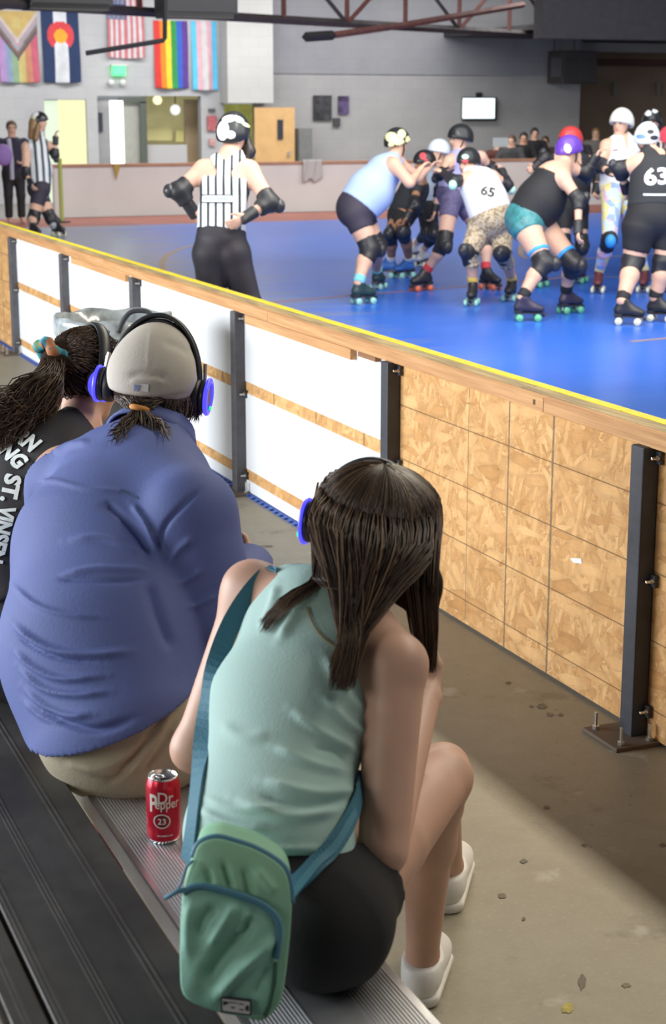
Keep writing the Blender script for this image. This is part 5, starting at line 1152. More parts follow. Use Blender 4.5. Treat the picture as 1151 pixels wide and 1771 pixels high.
# ================================================================== THE THREE SEATED SPECTATORS
def strands(name, paths, mats, parent, r0=.0022, n=14, seed=1):
    """one mesh of many thin tapering three-sided strands"""
    r = np.random.default_rng(seed); V = []; Fc = []; M = []; b = 0
    for pts in paths:
        P = crom(pts, n); k = int(r.choice(len(mats), p=[.45, .35, .2][:len(mats)] if len(mats) == 3 else None)); rr = r0 * r.uniform(.7, 1.5)
        T = np.gradient(P, axis=0); T /= np.linalg.norm(T, axis=1, keepdims=True) + 1e-9
        u = np.cross(T, fw); u /= np.linalg.norm(u, axis=1, keepdims=True) + 1e-9; w = np.cross(T, u)
        tp = np.interp(np.linspace(0, 1, n), [0, .15, .8, 1], [.6, 1, 1, .15])[:, None] * rr
        for a in (0, 2.094, 4.189): V.append(P + (u * math.cos(a) + w * math.sin(a)) * tp)
        for i in range(n - 1):
            for q in range(3): Fc.append((b + q * n + i, b + ((q + 1) % 3) * n + i, b + ((q + 1) % 3) * n + i + 1, b + q * n + i + 1)); M.append(k)
        b += 3 * n
    return quad_obj(name, np.vstack(V), np.array(Fc), None, parent, mats, M)
def surf(x, y, trees, d, off):
    best = None
    for t in trees:
        h_ = t.ray_cast(Vector(CAM), Vector(nrm(ray(x, y))))
        if h_[0] is not None:
            q = depth(np.array(h_[0])); best = q if best is None else min(best, q)
    return px(x, y, (best if best is not None else d) - off)
def hairmat(n, rgb, rough=.38): return mat('strand_' + n, rgb, rough, spec=.5)
BLED = mat('blue_led', (.02, .03, .8), .3, emit=(.07, .06, 1.0), estr=1.5); CLED = mat('cyan_led', (.1, .6, .9), .3, emit=(.1, .7, 1.0), estr=1.0); GLED = mat('green_led', (.1, .8, .3), .3, emit=(.05, .9, .2), estr=.8)
def headphones(label, c, f, u, s=1.0, drop=0.0, back=0.0, top=.128, wid=.098, tilt=0.0):
    f = nrm(f); u = nrm(u - f * (u @ f)); l = np.cross(f, u)
    if tilt: u2 = nrm(u * math.cos(tilt) + f * math.sin(tilt)); f2 = nrm(f * math.cos(tilt) - u * math.sin(tilt)); u, f = u2, f2
    o = c - u * drop - f * back
    hp = thing('headphones', o, label, 'headphones')
    arc = [o + l * (wid + .006) * math.cos(t) + u * (top * math.sin(t) + .004) for t in np.linspace(-.05, math.pi + .05, 30)]
    MB().tube(arc, .0165, 10, flat=(u, .38)).obj('headband', mat('black_band', (.02, .023, .027), .42), hp, True)
    inner = [o + l * wid * .965 * math.cos(t) + u * (top * .945 * math.sin(t)) for t in np.linspace(.5, math.pi - .5, 20)]
    MB().tube(inner, .0145, 8, flat=(u, .45)).obj('band_padding', PAD, hp, True)
    for q in (-1, 1):
        b = o + l * q * wid; k9 = s
        MB().tube([b + l * q * .012 + u * .075 + f * k for k in (0,)] + [b + l * q * .016 + u * .035], .0045, 6).obj('steel_slider', ZINC, hp)
        cup = MB().lathe([(r_, z_ * k9) for r_, z_ in [(.0, -.016), (.030, -.016), (.039, -.010), (.041, 0), (.039, .010), (.030, .013)]], b, l * q, 24).obj('ear_cushion', PAD, hp, True)
        MB().lathe([(r_, z_ * k9) for r_, z_ in [(.030, .012), (.038, .014), (.040, .022), (.038, .030), (.020, .034), (.0, .034)]], b, l * q, 24).obj('ear_cup', PADHARD, cup, True)
        MB().lathe([(r_, z_ * k9) for r_, z_ in [(.033, .0325), (.0425, .027), (.0445, .031), (.0425, .036), (.034, .038), (.032, .035)]], b, l * q, 28).obj('blue_light_ring', BLED, cup, True)
        MB().lathe([(.0, .034), (.005, .034), (.005, .039), (.0, .040)], b - u * .026, l * q, 10).obj('green_light', GLED, cup)
    return hp
def ribbon(name, pts, w, m, parent, tree=None, off=.006, n=40, th=.0025, dflt=None):
    """flat webbing laid over a surface; pts (px,py,depth guess)"""
    P = crom(np.array(pts, float), n); C3 = []; N3 = []
    for x, y, d in P:
        q = None
        if tree is not None:
            for tq in (tree if isinstance(tree, list) else [tree]):
                h_ = tq.ray_cast(Vector(CAM), Vector(nrm(ray(x, y))))
                if h_[0] is not None and abs(depth(np.array(h_[0])) - d) < .25:
                    nn = np.array(h_[1]); nn = nn if nn @ fw < 0 else -nn; q_ = np.array(h_[0]) + nn * off
                    if q is None or depth(q_) < depth(q): q = q_; qn = nn
        if q is None: q = px(x, y, d); qn = -fw
        N3.append(qn)
        C3.append(q)
    C3 = np.array(C3); N3 = np.array(N3)
    for _ in range(14): C3[1:-1] = (C3[:-2] + 2 * C3[1:-1] + C3[2:]) / 4; N3[1:-1] = (N3[:-2] + 2 * N3[1:-1] + N3[2:]) / 4
    V = []; T = np.gradient(C3, axis=0)
    for i in range(n):
        t = nrm(T[i]); nn = nrm(N3[i] - t * (N3[i] @ t)); s_ = np.cross(t, nn) * w / 2
        V += [C3[i] - s_ - nn * th, C3[i] + s_ - nn * th, C3[i] + s_ + nn * th, C3[i] - s_ + nn * th]
    Fc = []
    for i in range(n - 1):
        for k in range(4): Fc.append((4 * i + k, 4 * i + (k + 1) % 4, 4 * i + 4 + (k + 1) % 4, 4 * i + 4 + k))
    Fc += [(3, 2, 1, 0), (4 * n - 4, 4 * n - 3, 4 * n - 2, 4 * n - 1)]
    return mesh_obj(name, V, Fc, m, parent)
def sneaker(heel, toe, m, person, parts=True):
    d = nrm([*(toe - heel)[:2], 0]); l = np.cross(d, UP); L_ = np.linalg.norm((toe - heel)[:2]); o = np.array([heel[0], heel[1], 0.0])
    q = lambda a, b, z: o + d * a * L_ + l * b + UP * z
    P = [seg(q(.16, 0, .052), q(.80, 0, .045), (.036, .042), (.043, .036), l, .03), seg(q(.20, 0, .07), q(.27, 0, .105), .037, .038, l, .03), seg(q(.3, 0, .085), q(.66, 0, .055), .034, .034, l, .03)]
    b, V, Q = solid('sneaker', P, .006, m, person, cuts=((q(0, 0, .022), -UP), (q(.25, 0, .094), nrm(UP - d * .12))))
    S = [seg(q(.15, 0, .018), q(.82, 0, .018), (.041, .030), (.047, .030), l, .02)]
    solid('rubber_sole', S, .006, mat('white_rubber', (.74, .74, .70), .55), b, cuts=((q(0, 0, 0.0), -UP), (q(0, 0, .026), UP)))
    for k in range(5):
        t = k / 4; c = q(.40 + .28 * t, 0, .106 - .030 * t); MB().tube([c - l * .024 - UP * .012, c + UP * .003 + d * .004 * (-1) ** k, c + l * .024 - UP * .012], .0032, 6).obj('lace', mat('white_lace', (.80, .80, .78), .7), b, True)
    return q(.23, 0, .10), b
HM_G = [hairmat('g_dark', (.030, .017, .011)), hairmat('g_mid', (.080, .048, .029)), hairmat('g_light', (.16, .10, .06))]
HM_M = [hairmat('m_dark', (.028, .018, .013), .5), hairmat('m_mid', (.075, .048, .033), .5), hairmat('m_light', (.20, .14, .10), .5)]
HM_W = [hairmat('w_dark', (.035, .020, .014), .4), hairmat('w_mid', (.075, .043, .027), .4), hairmat('w_light', (.17, .105, .065), .4)]

def build_girl():
    base = onz(520, 1690, 0); g = thing('person', [1.0, 2.4, 0], 'spectator with long brown hair in sleeveless mint top and black shorts', 'person', 'seated spectators')
    pel = onz(482, 1562, .530); wst = px(462, 1435, 2.80); che = px(505, 1215, 2.93); ubk = px(556, 1095, 3.0); nb = px(592, 1022, 3.07); hd = px(643, 905, 3.10)
    shL = px(436, 1022, 3.12); elL = px(334, 1296, 3.13); wrL = px(500, 1400, 3.32)
    shR = px(684, 1150, 2.87); elR = px(662, 1472, 2.79); wrR = px(736, 1205, 3.16)
    hipR = onz(560, 1592, .525); hipL = onz(480, 1540, .525) + np.array([.06, .07, 0]); knR = px(768, 1345, 3.17); knL = px(766, 1330, 3.44)
    t1, h1, t2, h2 = onz(752, 1650), onz(722, 1752), onz(792, 1488), onz(768, 1590)
    WS = mat('white_leather', (.80, .80, .78), .5, bump=.05, bscale=60)
    aR, _ = sneaker(h1, t1, WS, g); aL, _ = sneaker(h2, t2, WS, g)
    L = nrm(shR - shL); f = nrm(rt * .28 + fwh * .93 - UP * .12)
    hp, (hl, hf, hu) = head_prims(hd, f, UP + rt * .05, .97)
    T = [seg(pel, wst, (.138, .098), (.126, .098), L, .05), seg(wst, che, (.128, .105), (.130, .102), L, .05), seg(che, ubk, (.130, .102), (.128, .090), L, .05), seg(ubk, nb, (.122, .085), (.058, .055), L, .05)]
    S = [seg(ubk * .6 + nb * .2 + shR * .2, shR, .060, .054, None, .05), seg(ubk * .5 + nb * .3 + shL * .2, shL, .058, .052, None, .05)]
    B = T + S + [seg(nb, hd - hu * .05, .050, .048, None, .03)] + hp
    B += [seg(shR, elR, .052, .042, None, .018), seg(elR, wrR, .041, .028, None, .006), seg(shL, elL, .048, .038, None, .04), seg(elL, wrL, .037, .026, None, .03)]
    B += hand_prims(wrR, nrm(px(672, 1100, 3.24) - wrR), rt, -fwh, .92, .9) + hand_prims(wrL, nrm(wrL - elL), UP, fwh, .92, .6)
    for (hq, k_, a, dd) in ((hipR, knR, aR, t1 - h1), (hipL, knL, aL, t2 - h2)):
        m_ = k_ * .66 + a * .34 - nrm(rt) * .016
        B += [seg(hq, k_ * .5 + hq * .5, .078, .068, None, .008), seg(k_ * .5 + hq * .5, k_, .068, .052, None, .006), seg(k_, m_, .050, .050, None, .02), seg(m_, a, .050, .033, None, .03), seg(a, a + nrm(dd) * .1 - UP * .05, .03, .028, None, .02)]
    body, V, Q = solid('body', B, .0068, mat('girl_skin', (.56, .34, .25), .5, var=.05, vscale=14, sss=.06), g, cuts=())
    face_parts(hd, f, hu, body, .97); body_tree = bvh(V, Q)
    # sleeveless top with pulled folds
    sp = nrm(nb - che)
    MINT = mat('mint_rib_cloth', (.36, .53, .50), .8, bump=.12, bscale=220)
    fl = [([(600, 1335), (540, 1322), (470, 1290)], 9, .006), ([(620, 1300), (560, 1270), (500, 1225)], 9, .006), ([(615, 1365), (540, 1372), (450, 1350)], 10, .007), ([(590, 1400), (500, 1412), (400, 1380)], 10, .007),
          ([(345, 1400), (400, 1425), (470, 1435)], 8, .006), ([(352, 1380), (420, 1400), (500, 1395)], 7, .004), ([(630, 1235), (590, 1190), (560, 1130)], 9, .005), ([(480, 1110), (510, 1060), (530, 1020)], 9, .006), ([(450, 1090), (470, 1050), (480, 1010)], 8, .005), ([(380, 1250), (420, 1275), (470, 1270)], 12, .003),
          ([(640, 1270), (600, 1250), (555, 1200)], 8, .005), ([(345, 1440), (440, 1466), (560, 1468)], 6, .004), ([(600, 1320), (580, 1300), (540, 1290)], 6, -.004), ([(600, 1385), (520, 1392), (440, 1370)], 6, -.004)]
    top, V, Q = solid('sleeveless_top', T + [seg(ubk, nb * .5 + shR * .5, (.07, .09), .047, L, .04), seg(ubk, nb * .5 + shL * .5, (.07, .09), .047, L, .04)], .0055, MINT, g, .010,
        [(px(470, 1492, 2.72), nrm(pel - wst - rt * .02)), (nb + sp * .004, nrm(sp + f * .25)), (px(668, 1130, 2.9), nrm(rt))], carve=[ell(shR + rt * .012 - UP * .03, (.070, .11, .105), [rt, fwh, UP]), ell(shL - rt * .012 - UP * .02, (.058, .10, .10), [rt, fwh, UP])], fold=[(a_, b_ * .9, c_ * 1.6) for a_, b_, c_ in fl])
    tree = bvh(V, Q)
    hemp = [(x, 1474 + .00022 * (x - 470) ** 2 * -1 + (x - 330) * .012) for x in np.linspace(335, 600, 30)]
    # black shorts
    _, Vs, Qs = solid('shorts', [seg(pel - UP * .005, pel * .35 + wst * .65, (.140, .100), (.128, .100), L, .05)] + [s_ for hq, k_, t in ((hipR, knR, .24), (hipL, knL, .24)) for s_ in (seg(hq, hq + (k_ - hq) * t, .084, .080, None, .03, True), ell(hq, .084, None, .04), ell(hq - fwh * .01 - UP * .01, (.088, .088, .08), None, .05))], .0068, mat('soft_black_shorts', (.012, .012, .014), .9, bump=.1, bscale=120), g, .010,
          [(pel * .42 + wst * .58, nrm(wst - pel)), ((0, 0, SZ + .002), -UP)])
    stree = bvh(Vs, Qs)
    # fine chain at the neck
    ribbon('necklace', [(530, 1050, 3.0), (545, 1090, 3.0), (575, 1120, 2.98), (612, 1120, 2.96), (660, 1095, 2.98), (690, 1092, 2.98)], .003, mat('gold_chain', (.6, .42, .2), .35, .8), top, tree, .004, 30, .001)
    # hair: cap underneath, then strands from the parting
    R = .108; crown = nrm(hu * .95 - fw * .22 + rt * .12); TT = [tree, body_tree]
    sf = lambda x, y, d, o=.012: surf(x, y, TT, d, o)
    HU = mat('brown_hair_under', (.024, .014, .009), .9, spec=.1, bump=.2, bscale=60, stretch=(3, 3, .3))
    solid('hair', [ell(hd + hu * .010, (.098, .104, .106), [hl, hf, hu], .03), seg(hd + rt * .045 - UP * .02, px(725, 1010, 3.02), .066, .036, None, .04), seg(px(725, 1010, 3.02), px(742, 1130, 3.03), .036, .014, None, .03), seg(hd - fw * .03 + rt * .03 - UP * .02, px(690, 1015, 3.02), .055, .028, None, .03), seg(hd - fw * .035 - UP * .03, sf(640, 1015, 3.0), .046, .018, None, .02), seg(sf(640, 1015, 3.0), sf(604, 1095, 2.9), .018, .014, None, .02), seg(sf(604, 1095, 2.9), sf(588, 1165, 2.86), .014, .010, None, .02)], .0068, HU, g, cuts=((hd + hf * .062 + hu * .0, nrm(hf * .9 - hu * .25)),))
    r = np.random.default_rng(3); paths = []
    e1 = nrm(np.cross(crown, hf)); e2 = np.cross(crown, e1)
    for i in range(4600):
        ph = r.uniform(0, 2 * math.pi); d0 = e1 * math.cos(ph) + e2 * math.sin(ph)
        if d0 @ hf > .8: continue
        rr = R * r.uniform(.99, 1.035); pts = []; wide = max(0, d0 @ hl)
        a0 = r.uniform(.02, .8) if r.uniform() < .15 else r.uniform(.03, .08)
        ae = r.uniform(1.12, 1.56)
        for a in np.linspace(a0, ae, 5):
            q = crown * math.cos(a) + d0 * math.sin(a); k9 = 1 + .18 * wide * min(1, a) ** 2 + .012 * math.sin(7 * ph)
            pts.append(hd + hu * .006 + q * rr * k9)
        side = d0 @ rt; z = np.clip(r.normal(0, 1, 3), -2, 2)
        if side > .12 and not (d0 @ -fw > .25 and r.uniform() < .5 and side < .8):
            t = np.clip((side - .12) / .88, 0, 1); zz = .008 - .026 * abs(z[2])
            q1 = pts[-1]; pts += [q1 * .45 + px(694 + 58 * t + 4 * z[0], 975, 3.0 + zz) * .55, px(700 + 50 * t + 4 * z[0], 1015, 3.01 + zz), px(714 + 36 * t + 4 * z[0], 1090, 3.02 + zz * .6), px(727 + 20 * t + 4 * z[0], r.uniform(1115, 1165), 3.03 + zz * .4)]
        elif side > -.6 or r.uniform() < .5:
            lo = r.uniform(1140, 1196)
            l1 = sf(628 + 13 * z[0] + 20 * side, 1045, 2.96, .044 + .006 * z[2]); q1 = pts[-1]
            ro = nrm(q1 - hd); pts += [q1 * .66 + l1 * .34 + ro * (.024 + .050 * (1.56 - ae)), q1 * .3 + l1 * .7 + ro * (.014 + .03 * (1.56 - ae)), sf(612 + 10 * z[0] + 10 * side, 1095, 2.92, .034 + .006 * z[2]), sf(590 + 11 * z[0], lo, 2.87, .020 + .007 * z[2])]
        elif r.uniform() < .25: pts += [sf(556 + 5 * z[0], 990, 3.07, .02), sf(500 + 7 * z[0], 1035 + 4 * z[1], 3.04, .012), sf(456 + 5 * z[0], r.uniform(1070, 1095), 3.0, .010)]
        else: pts += [sf(556 + 8 * z[0], 992 + 4 * z[1], 3.06, .05), sf(598 + 7 * z[0], 1012 + 4 * z[1], 3.0, .055), sf(628 + 5 * z[0], 1040 + 6 * z[1], 2.985, .05), sf(612 + 9 * z[0], 1100, 2.92, .03)]
        paths.append(pts)
    strands('hair_strands', paths, HM_G, g, .00120, 17, 5)
    hp_ = headphones('black headphones with blue lights worn over long straight hair', hd - rt * .006, f, hu, .75, .010, .0, .1235, .096, .12)
    # ---------------- sling bag
    BAG = mat('mint_bag_cloth', (.22, .46, .37), .65, var=.12, vscale=9, bump=.08, bscale=140); BAGD = mat('mint_bag_side', (.25, .50, .34), .65, bump=.08, bscale=140); ZIP = mat('teal_zip_tape', (.065, .20, .29), .6); STR = mat('teal_webbing', (.045, .165, .235), .7, bump=.2, bscale=180)
    bd = 2.53
    bag = thing('sling_bag', px(400, 1760, bd), 'mint green sling bag with teal zips resting on the bench', 'bag')
    out = [(332, 1489), (345, 1460), (374, 1450), (405, 1457), (436, 1467), (465, 1482), (488, 1500), (499, 1525), (503, 1566), (502, 1608), (498, 1650), (493, 1691), (484, 1733), (455, 1764), (413, 1757), (363, 1746), (318, 1722), (311, 1670), (312, 1630), (313, 1587), (315, 1549), (322, 1520)]
    def inflate(name, poly, d_front, bulge, thick, m, parent, fold=None, rings=26, n=96, back=True):
        P2 = np.array(poly, float); P2 = crom(np.vstack([P2, P2[:1]]), n + 1)[:-1]; c = P2.mean(0); V = []; 
        for k in range(rings + 1):
            s_ = 1 - k / rings * .985; z = d_front - bulge * (1 - s_ ** 3.0)
            for p in P2: q = c + (p - c) * s_; V.append(px(q[0], q[1], z))
        nF = len(V)
        Fc = [(k * n + j_, k * n + (j_ + 1) % n, (k + 1) * n + (j_ + 1) % n, (k + 1) * n + j_) for k in range(rings) for j_ in range(n)]
        Q = np.array(Fc); V = np.array(V)
        if fold:
            V = folds(V, Q[:, ::-1], fold) if (vnormals(V, Q) @ -fw).mean() < 0 else folds(V, Q, fold)
        V = list(V)
        bk = len(V)
        for kk in (.35, .7, 1.0):
            for p in P2: q = c + (p - c) * (1.0 if kk < 1 else .985); V.append(px(q[0], q[1], d_front) + fwh * thick * kk + UP * 0)
        prev = 0
        Fc = [list(f_) for f_ in Q]
        for r_ in range(3):
            st = bk + r_ * n
            for j_ in range(n): Fc.append([prev + j_, st + j_, st + (j_ + 1) % n, prev + (j_ + 1) % n])
            prev = st
        Fc.append([prev + j_ for j_ in range(n)]); Fc.append([rings * n + j_ for j_ in range(n)])
        me = mesh_obj(name, V, Fc, m, parent, True)
        bm = bmesh.new(); bm.from_mesh(me.data); bmesh.ops.recalc_face_normals(bm, faces=bm.faces); bm.to_mesh(me.data); bm.free(); return me, np.array(V), P2
    flu = [([(385, 1490), (392, 1515), (400, 1540)], 6, -.007), ([(420, 1500), (428, 1530), (432, 1552)], 8, -.006), ([(355, 1500), (362, 1520), (365, 1530)], 5, -.005), ([(440, 1500), (460, 1525), (478, 1545)], 8, .004)]
    body_, V_, P2 = inflate('main_pocket', out, bd, .012, .065, BAGD, bag, [(a_, b_, c_ * 1.3) for a_, b_, c_ in flu])
    zl = [(316, 1545), (328, 1536), (349, 1533), (376, 1538), (405, 1546), (430, 1554), (450, 1563), (468, 1576), (481, 1596), (482, 1622), (477, 1658)]
    fp = zl + [(474, 1690), (470, 1730), (452, 1760), (413, 1757), (363, 1746), (318, 1722), (311, 1670), (312, 1630), (313, 1587)]
    flp = [([(375, 1565), (352, 1590), (340, 1620)], 9, -.007), ([(410, 1560), (385, 1600), (360, 1640)], 8, .006), ([(440, 1580), (415, 1620), (375, 1670), (352, 1710)], 14, -.012), ([(478, 1615), (440, 1655), (400, 1695), (365, 1735)], 9, .010), ([(430, 1575), (420, 1600), (410, 1620)], 6, .005), ([(470, 1670), (450, 1700), (440, 1725)], 8, -.005), ([(330, 1560), (325, 1600), (325, 1660)], 10, .005)]
    fpo, V_, P3 = inflate('front_pocket', fp, bd - .014, .016, .016, BAG, bag, [(a_, b_, c_ * 1.35) for a_, b_, c_ in flp])
    MB().tube(crom([px(x, y, bd - .019) for x, y in zl], 40), .0055, 8, flat=(fw, .6)).obj('zip', ZIP, bag, True)
    MB().tube(crom([px(x, y, bd + .004) for x, y in [(334, 1484), (346, 1459), (374, 1449), (405, 1456), (436, 1466), (465, 1481), (488, 1499), (499, 1524), (503, 1562)]], 40), .0065, 8, flat=(fw, .6)).obj('zip', ZIP, bag, True)
    MB().tube([px(x, y, bd - .02) for x, y in ((330, 1536), (308, 1541), (284, 1554))], .004, 6, flat=(fw, .5)).obj('zip_pull', ZIP, bag, True)
    MB().tube([px(x, y, bd - .006) for x, y in ((334, 1488), (322, 1500), (312, 1530), (306, 1540))], .0022, 6).obj('zip_pull', ZIP, bag, True)
    MB().tube([px(x, y, bd - .016) for x, y in ((478, 1664), (475, 1700), (466, 1740), (458, 1758))], .0028, 6).obj('seam', mat('dark_green_seam', (.03, .10, .07), .8), bag, True)
    def card(name, pts, d, th, m, par):
        F_ = [px(x, y, d) for x, y in pts]; V = F_ + [p + fw * th for p in F_]; n = len(pts)
        return mesh_obj(name, V, [tuple(range(n))[::-1], tuple(range(n, 2 * n))] + [(i, (i + 1) % n, (i + 1) % n + n, i + n) for i in range(n)], m, par)
    tg = card('label_patch', [(381, 1724), (434, 1730), (434, 1757), (382, 1751)], bd - .030, .012, mat('label_black', (.025, .03, .04), .7), bag)
    card('label_face', [(384, 1727.5), (431.5, 1733), (431.5, 1754), (385, 1748)], bd - .031, .002, mat('label_grey', (.50, .50, .53), .7), tg)
    for pl in ([(385.5, 1731), (392, 1732), (397, 1734.5), (388, 1739), (385.5, 1738)], [(424, 1741), (428, 1738), (430, 1741), (430, 1749), (424, 1748)], [(396, 1732.5), (410, 1734), (410, 1735.5), (397, 1734.5)], [(412, 1735), (421, 1736), (421, 1738), (412, 1737)], [(400, 1741), (407, 1742), (404, 1744.5), (398, 1743)], [(413, 1745), (421, 1746), (421, 1748), (413, 1747)]):
        card('label_mark', pl, bd - .0316, .001, mat('label_black', (.025, .03, .04), .7), tg)
    ribbon('shoulder_strap', [(478, 985, 3.09), (450, 1005, 3.06), (415, 1050, 3.03), (385, 1110, 3.0), (367, 1180, 2.96), (355, 1260, 2.90), (347, 1350, 2.80), (338, 1430, 2.70), (330, 1490, 2.63)], .036, STR, bag, tree, .007, 50)
    ribbon('shoulder_strap', [(500, 1545, 2.66), (530, 1520, 2.70), (560, 1480, 2.73), (590, 1430, 2.76), (606, 1390, 2.80), (618, 1340, 2.86)], .030, STR, bag, [tree, stree], .012, 40)
    ribbon('strap_edge', [(510, 1555, 2.64), (545, 1508, 2.68), (575, 1455, 2.72), (598, 1405, 2.77)], .012, mat('teal_webbing_light', (.08, .24, .32), .7), bag, [tree, stree], .017, 30)

def build_man():
    g = thing('person', [.95, 3.4, 0], 'large spectator in navy shirt, khaki trousers and backward beige cap', 'person', 'seated spectators')
    pel = onz(205, 1235, .56); bel = px(180, 1110, 3.60); che = px(188, 945, 3.74); ub = px(238, 835, 3.82); nb = px(262, 765, 3.87); hd = px(268, 662, 3.92)
    shL = px(118, 835, 4.02); elL = px(75, 1010, 4.15); wrL = px(190, 1080, 4.3); shR = px(326, 892, 3.58); elR = px(384, 1075, 3.56); wrR = px(430, 985, 3.93)
    hipR = onz(255, 1262, .53); hipL = onz(205, 1200, .53) + np.array([.06, .08, 0]); knR = hipR + np.array([.40, .06, .03]); knL = hipL + np.array([.42, .10, .03])
    aR = np.array([knR[0] + .03, knR[1] + .04, .10]); aL = np.array([knL[0] + .03, knL[1] + .04, .10])
    L = nrm(shR - shL); f = nrm(rt * .12 + fwh * .95 - UP * .16)
    hp, (hl, hf, hu) = head_prims(hd, f, UP + rt * .10, 1.0)
    T = [seg(pel, bel, (.205, .165), (.215, .185), L, .08), seg(bel, che, (.215, .185), (.205, .17), L, .08), seg(che, ub, (.205, .165), (.17, .12), L, .08), seg(ub, nb, (.15, .115), (.075, .07), L, .06)]
    A_ = [seg(ub * .6 + shR * .4, shR, .105, .090, None, .04), seg(ub * .6 + shL * .4, shL, .105, .085, None, .06), seg(shR, elR, .088, .068, None, .018), seg(elR, wrR, .066, .048, None, .03), seg(shL, elL, .082, .066, None, .04), seg(elL, wrL, .062, .045, None, .04)]
    B = T + A_ + [seg(nb, hd - hu * .05, .064, .06, None, .03)] + hp + hand_prims(wrR, nrm(wrR - elR), UP, fwh, 1.05, .7) + hand_prims(wrL, nrm(wrL - elL), UP, fwh, 1.05, .7)
    for (hq, k_, a) in ((hipR, knR, aR), (hipL, knL, aL)): B += [seg(hq, k_, .115, .075, None, .05), seg(k_, a, .066, .042, None, .03), seg(a, a + np.array([.10, .03, -.06]), .04, .032, None, .02)]
    body, V, Q = solid('body', B, .010, mat('man_skin', (.50, .29, .20), .55, var=.06, sss=.05), g); face_parts(hd, f, hu, body, 1.0)
    NAVY = mat('navy_shirt_cloth', (.082, .115, .31), .75, bump=.10, bscale=160, var=.05, vscale=5)
    fl = [([(255, 960), (215, 945), (170, 930), (110, 935)], 8, .007), ([(262, 985), (220, 985), (160, 985), (95, 998)], 8, .007), ([(262, 1000), (200, 1005), (140, 1002), (95, 1000)], 6, -.006), ([(20, 1010), (60, 1045), (110, 1062), (180, 1068)], 6, .006), ([(20, 1075), (55, 1105), (100, 1126), (170, 1132), (230, 1125)], 8, .011), ([(25, 1095), (60, 1120), (110, 1140), (180, 1145)], 5, -.008),
          ([(22, 1120), (60, 1155), (110, 1174), (190, 1168)], 7, .010), ([(30, 1150), (75, 1190), (130, 1202), (195, 1196)], 7, .010), ([(38, 1185), (80, 1222), (120, 1238), (165, 1235)], 7, .009), ([(40, 1210), (75, 1240), (110, 1250)], 6, .007), ([(70, 1228), (115, 1250), (170, 1262), (240, 1240)], 9, -.012),
          ([(268, 975), (235, 920), (195, 880), (178, 875)], 9, -.010), ([(272, 970), (255, 910), (225, 870)], 8, .010), ([(270, 960), (285, 910), (320, 870), (345, 845)], 6, -.007), ([(285, 985), (310, 950), (335, 930)], 8, .006), ([(300, 1010), (330, 1000), (350, 985)], 7, .005), ([(320, 1050), (345, 1045), (375, 1030)], 6, .006),
          ([(60, 835), (95, 832), (150, 845), (230, 850)], 6, .004), ([(255, 1000), (272, 1060), (300, 1130)], 14, -.010), ([(90, 785), (120, 770), (160, 765)], 8, .006)]
    low = pel - nrm(bel - pel) * .035
    sh, V, Q = solid('shirt', [seg(low, bel, (.212, .176), (.215, .185), L, .08)] + T[1:] + A_, .0052, NAVY, g, .014, [(px(150, 1292, 3.36), nrm(-UP + rt * .42 + fwh * .10)), (nb + nrm(nb - ub) * .012, nrm(nb - ub + f * .2))], fold=[(a_, b_ * .75, c_ * 1.15) for a_, b_, c_ in fl])
    tree = bvh(V, Q)
    d = nrm(nb - ub * .7 - che * .3 + f * .05)
    solid('collar', [seg(nb - d * .01, nb + d * .045, (.086, .082), (.078, .074), L, .02, True)], .0068, NAVY, sh, .004, carve=[seg(nb - d * .2, nb + d * .2, (.070, .066), (.070, .066), L, .02, True)])
    e1_ = nrm(L - d * (L @ d)); e2_ = np.cross(d, e1_)
    V = []; n_ = 40
    for i in range(n_):
        t = 2 * math.pi * i / n_; o_ = e1_ * math.cos(t) + e2_ * math.sin(t)
        for (r_, h_) in ((.080, .050), (.086, .052), (.112, -.012), (.106, -.016)): V.append(nb + o_ * r_ * (1 + .04 * math.sin(3 * t)) + d * h_)
    mesh_obj('collar_fold', V, [(4 * i + k, 4 * i + (k + 1) % 4, 4 * ((i + 1) % n_) + (k + 1) % 4, 4 * ((i + 1) % n_) + k) for i in range(n_) for k in range(4)], NAVY, sh, True)
    V2, F2 = marks_px(224, 856, 34, 6, 28, 6); decal('small_logo', V2, F2, tree, mat('dark_teal_print', (.03, .09, .16), .7), sh, .003)
    V2 = []; 
    KH = mat('khaki_cloth', (.36, .32, .235), .85, bump=.12, bscale=120, var=.08, vscale=10)
    kf = [([(190, 1350), (240, 1300), (290, 1215)], 7, -.008), ([(215, 1345), (262, 1290), (300, 1220)], 6, .006), ([(110, 1310), (160, 1330), (220, 1335)], 10, .006), ([(245, 1340), (275, 1300), (300, 1260)], 6, -.005), ([(130, 1318), (180, 1322), (230, 1300), (280, 1240)], 6, .004)]
    solid('trousers', [seg(pel - UP * .012, pel * .55 + bel * .45, (.195, .158), (.195, .158), L, .06)] + [s_ for hq, k_, a in ((hipR, knR, aR), (hipL, knL, aL)) for s_ in (seg(hq, k_, .122, .088, None, .06), seg(k_, a - UP * .02, .082, .070, None, .04, True))], .0075, KH, g, .012, [(pel * .6 + bel * .4, nrm(bel - pel)), ((0, 0, 0.012), -UP)], fold=[(a_, b_, c_ * 1.6) for a_, b_, c_ in kf])
    for a in (aR, aL): make_shoe(a + np.array([.05, .02, 0]), (1, .25, 0), mat('brown_shoe', (.07, .045, .03), .5), g)
    # cap: dome, seams, brim on the far side, small badge
    CAPM = mat('beige_cap_cloth', (.50, .47, .42), .85, bump=.12, bscale=200); A = [hl, hf, hu]
    cc = hd + hu * .030 - hf * .004
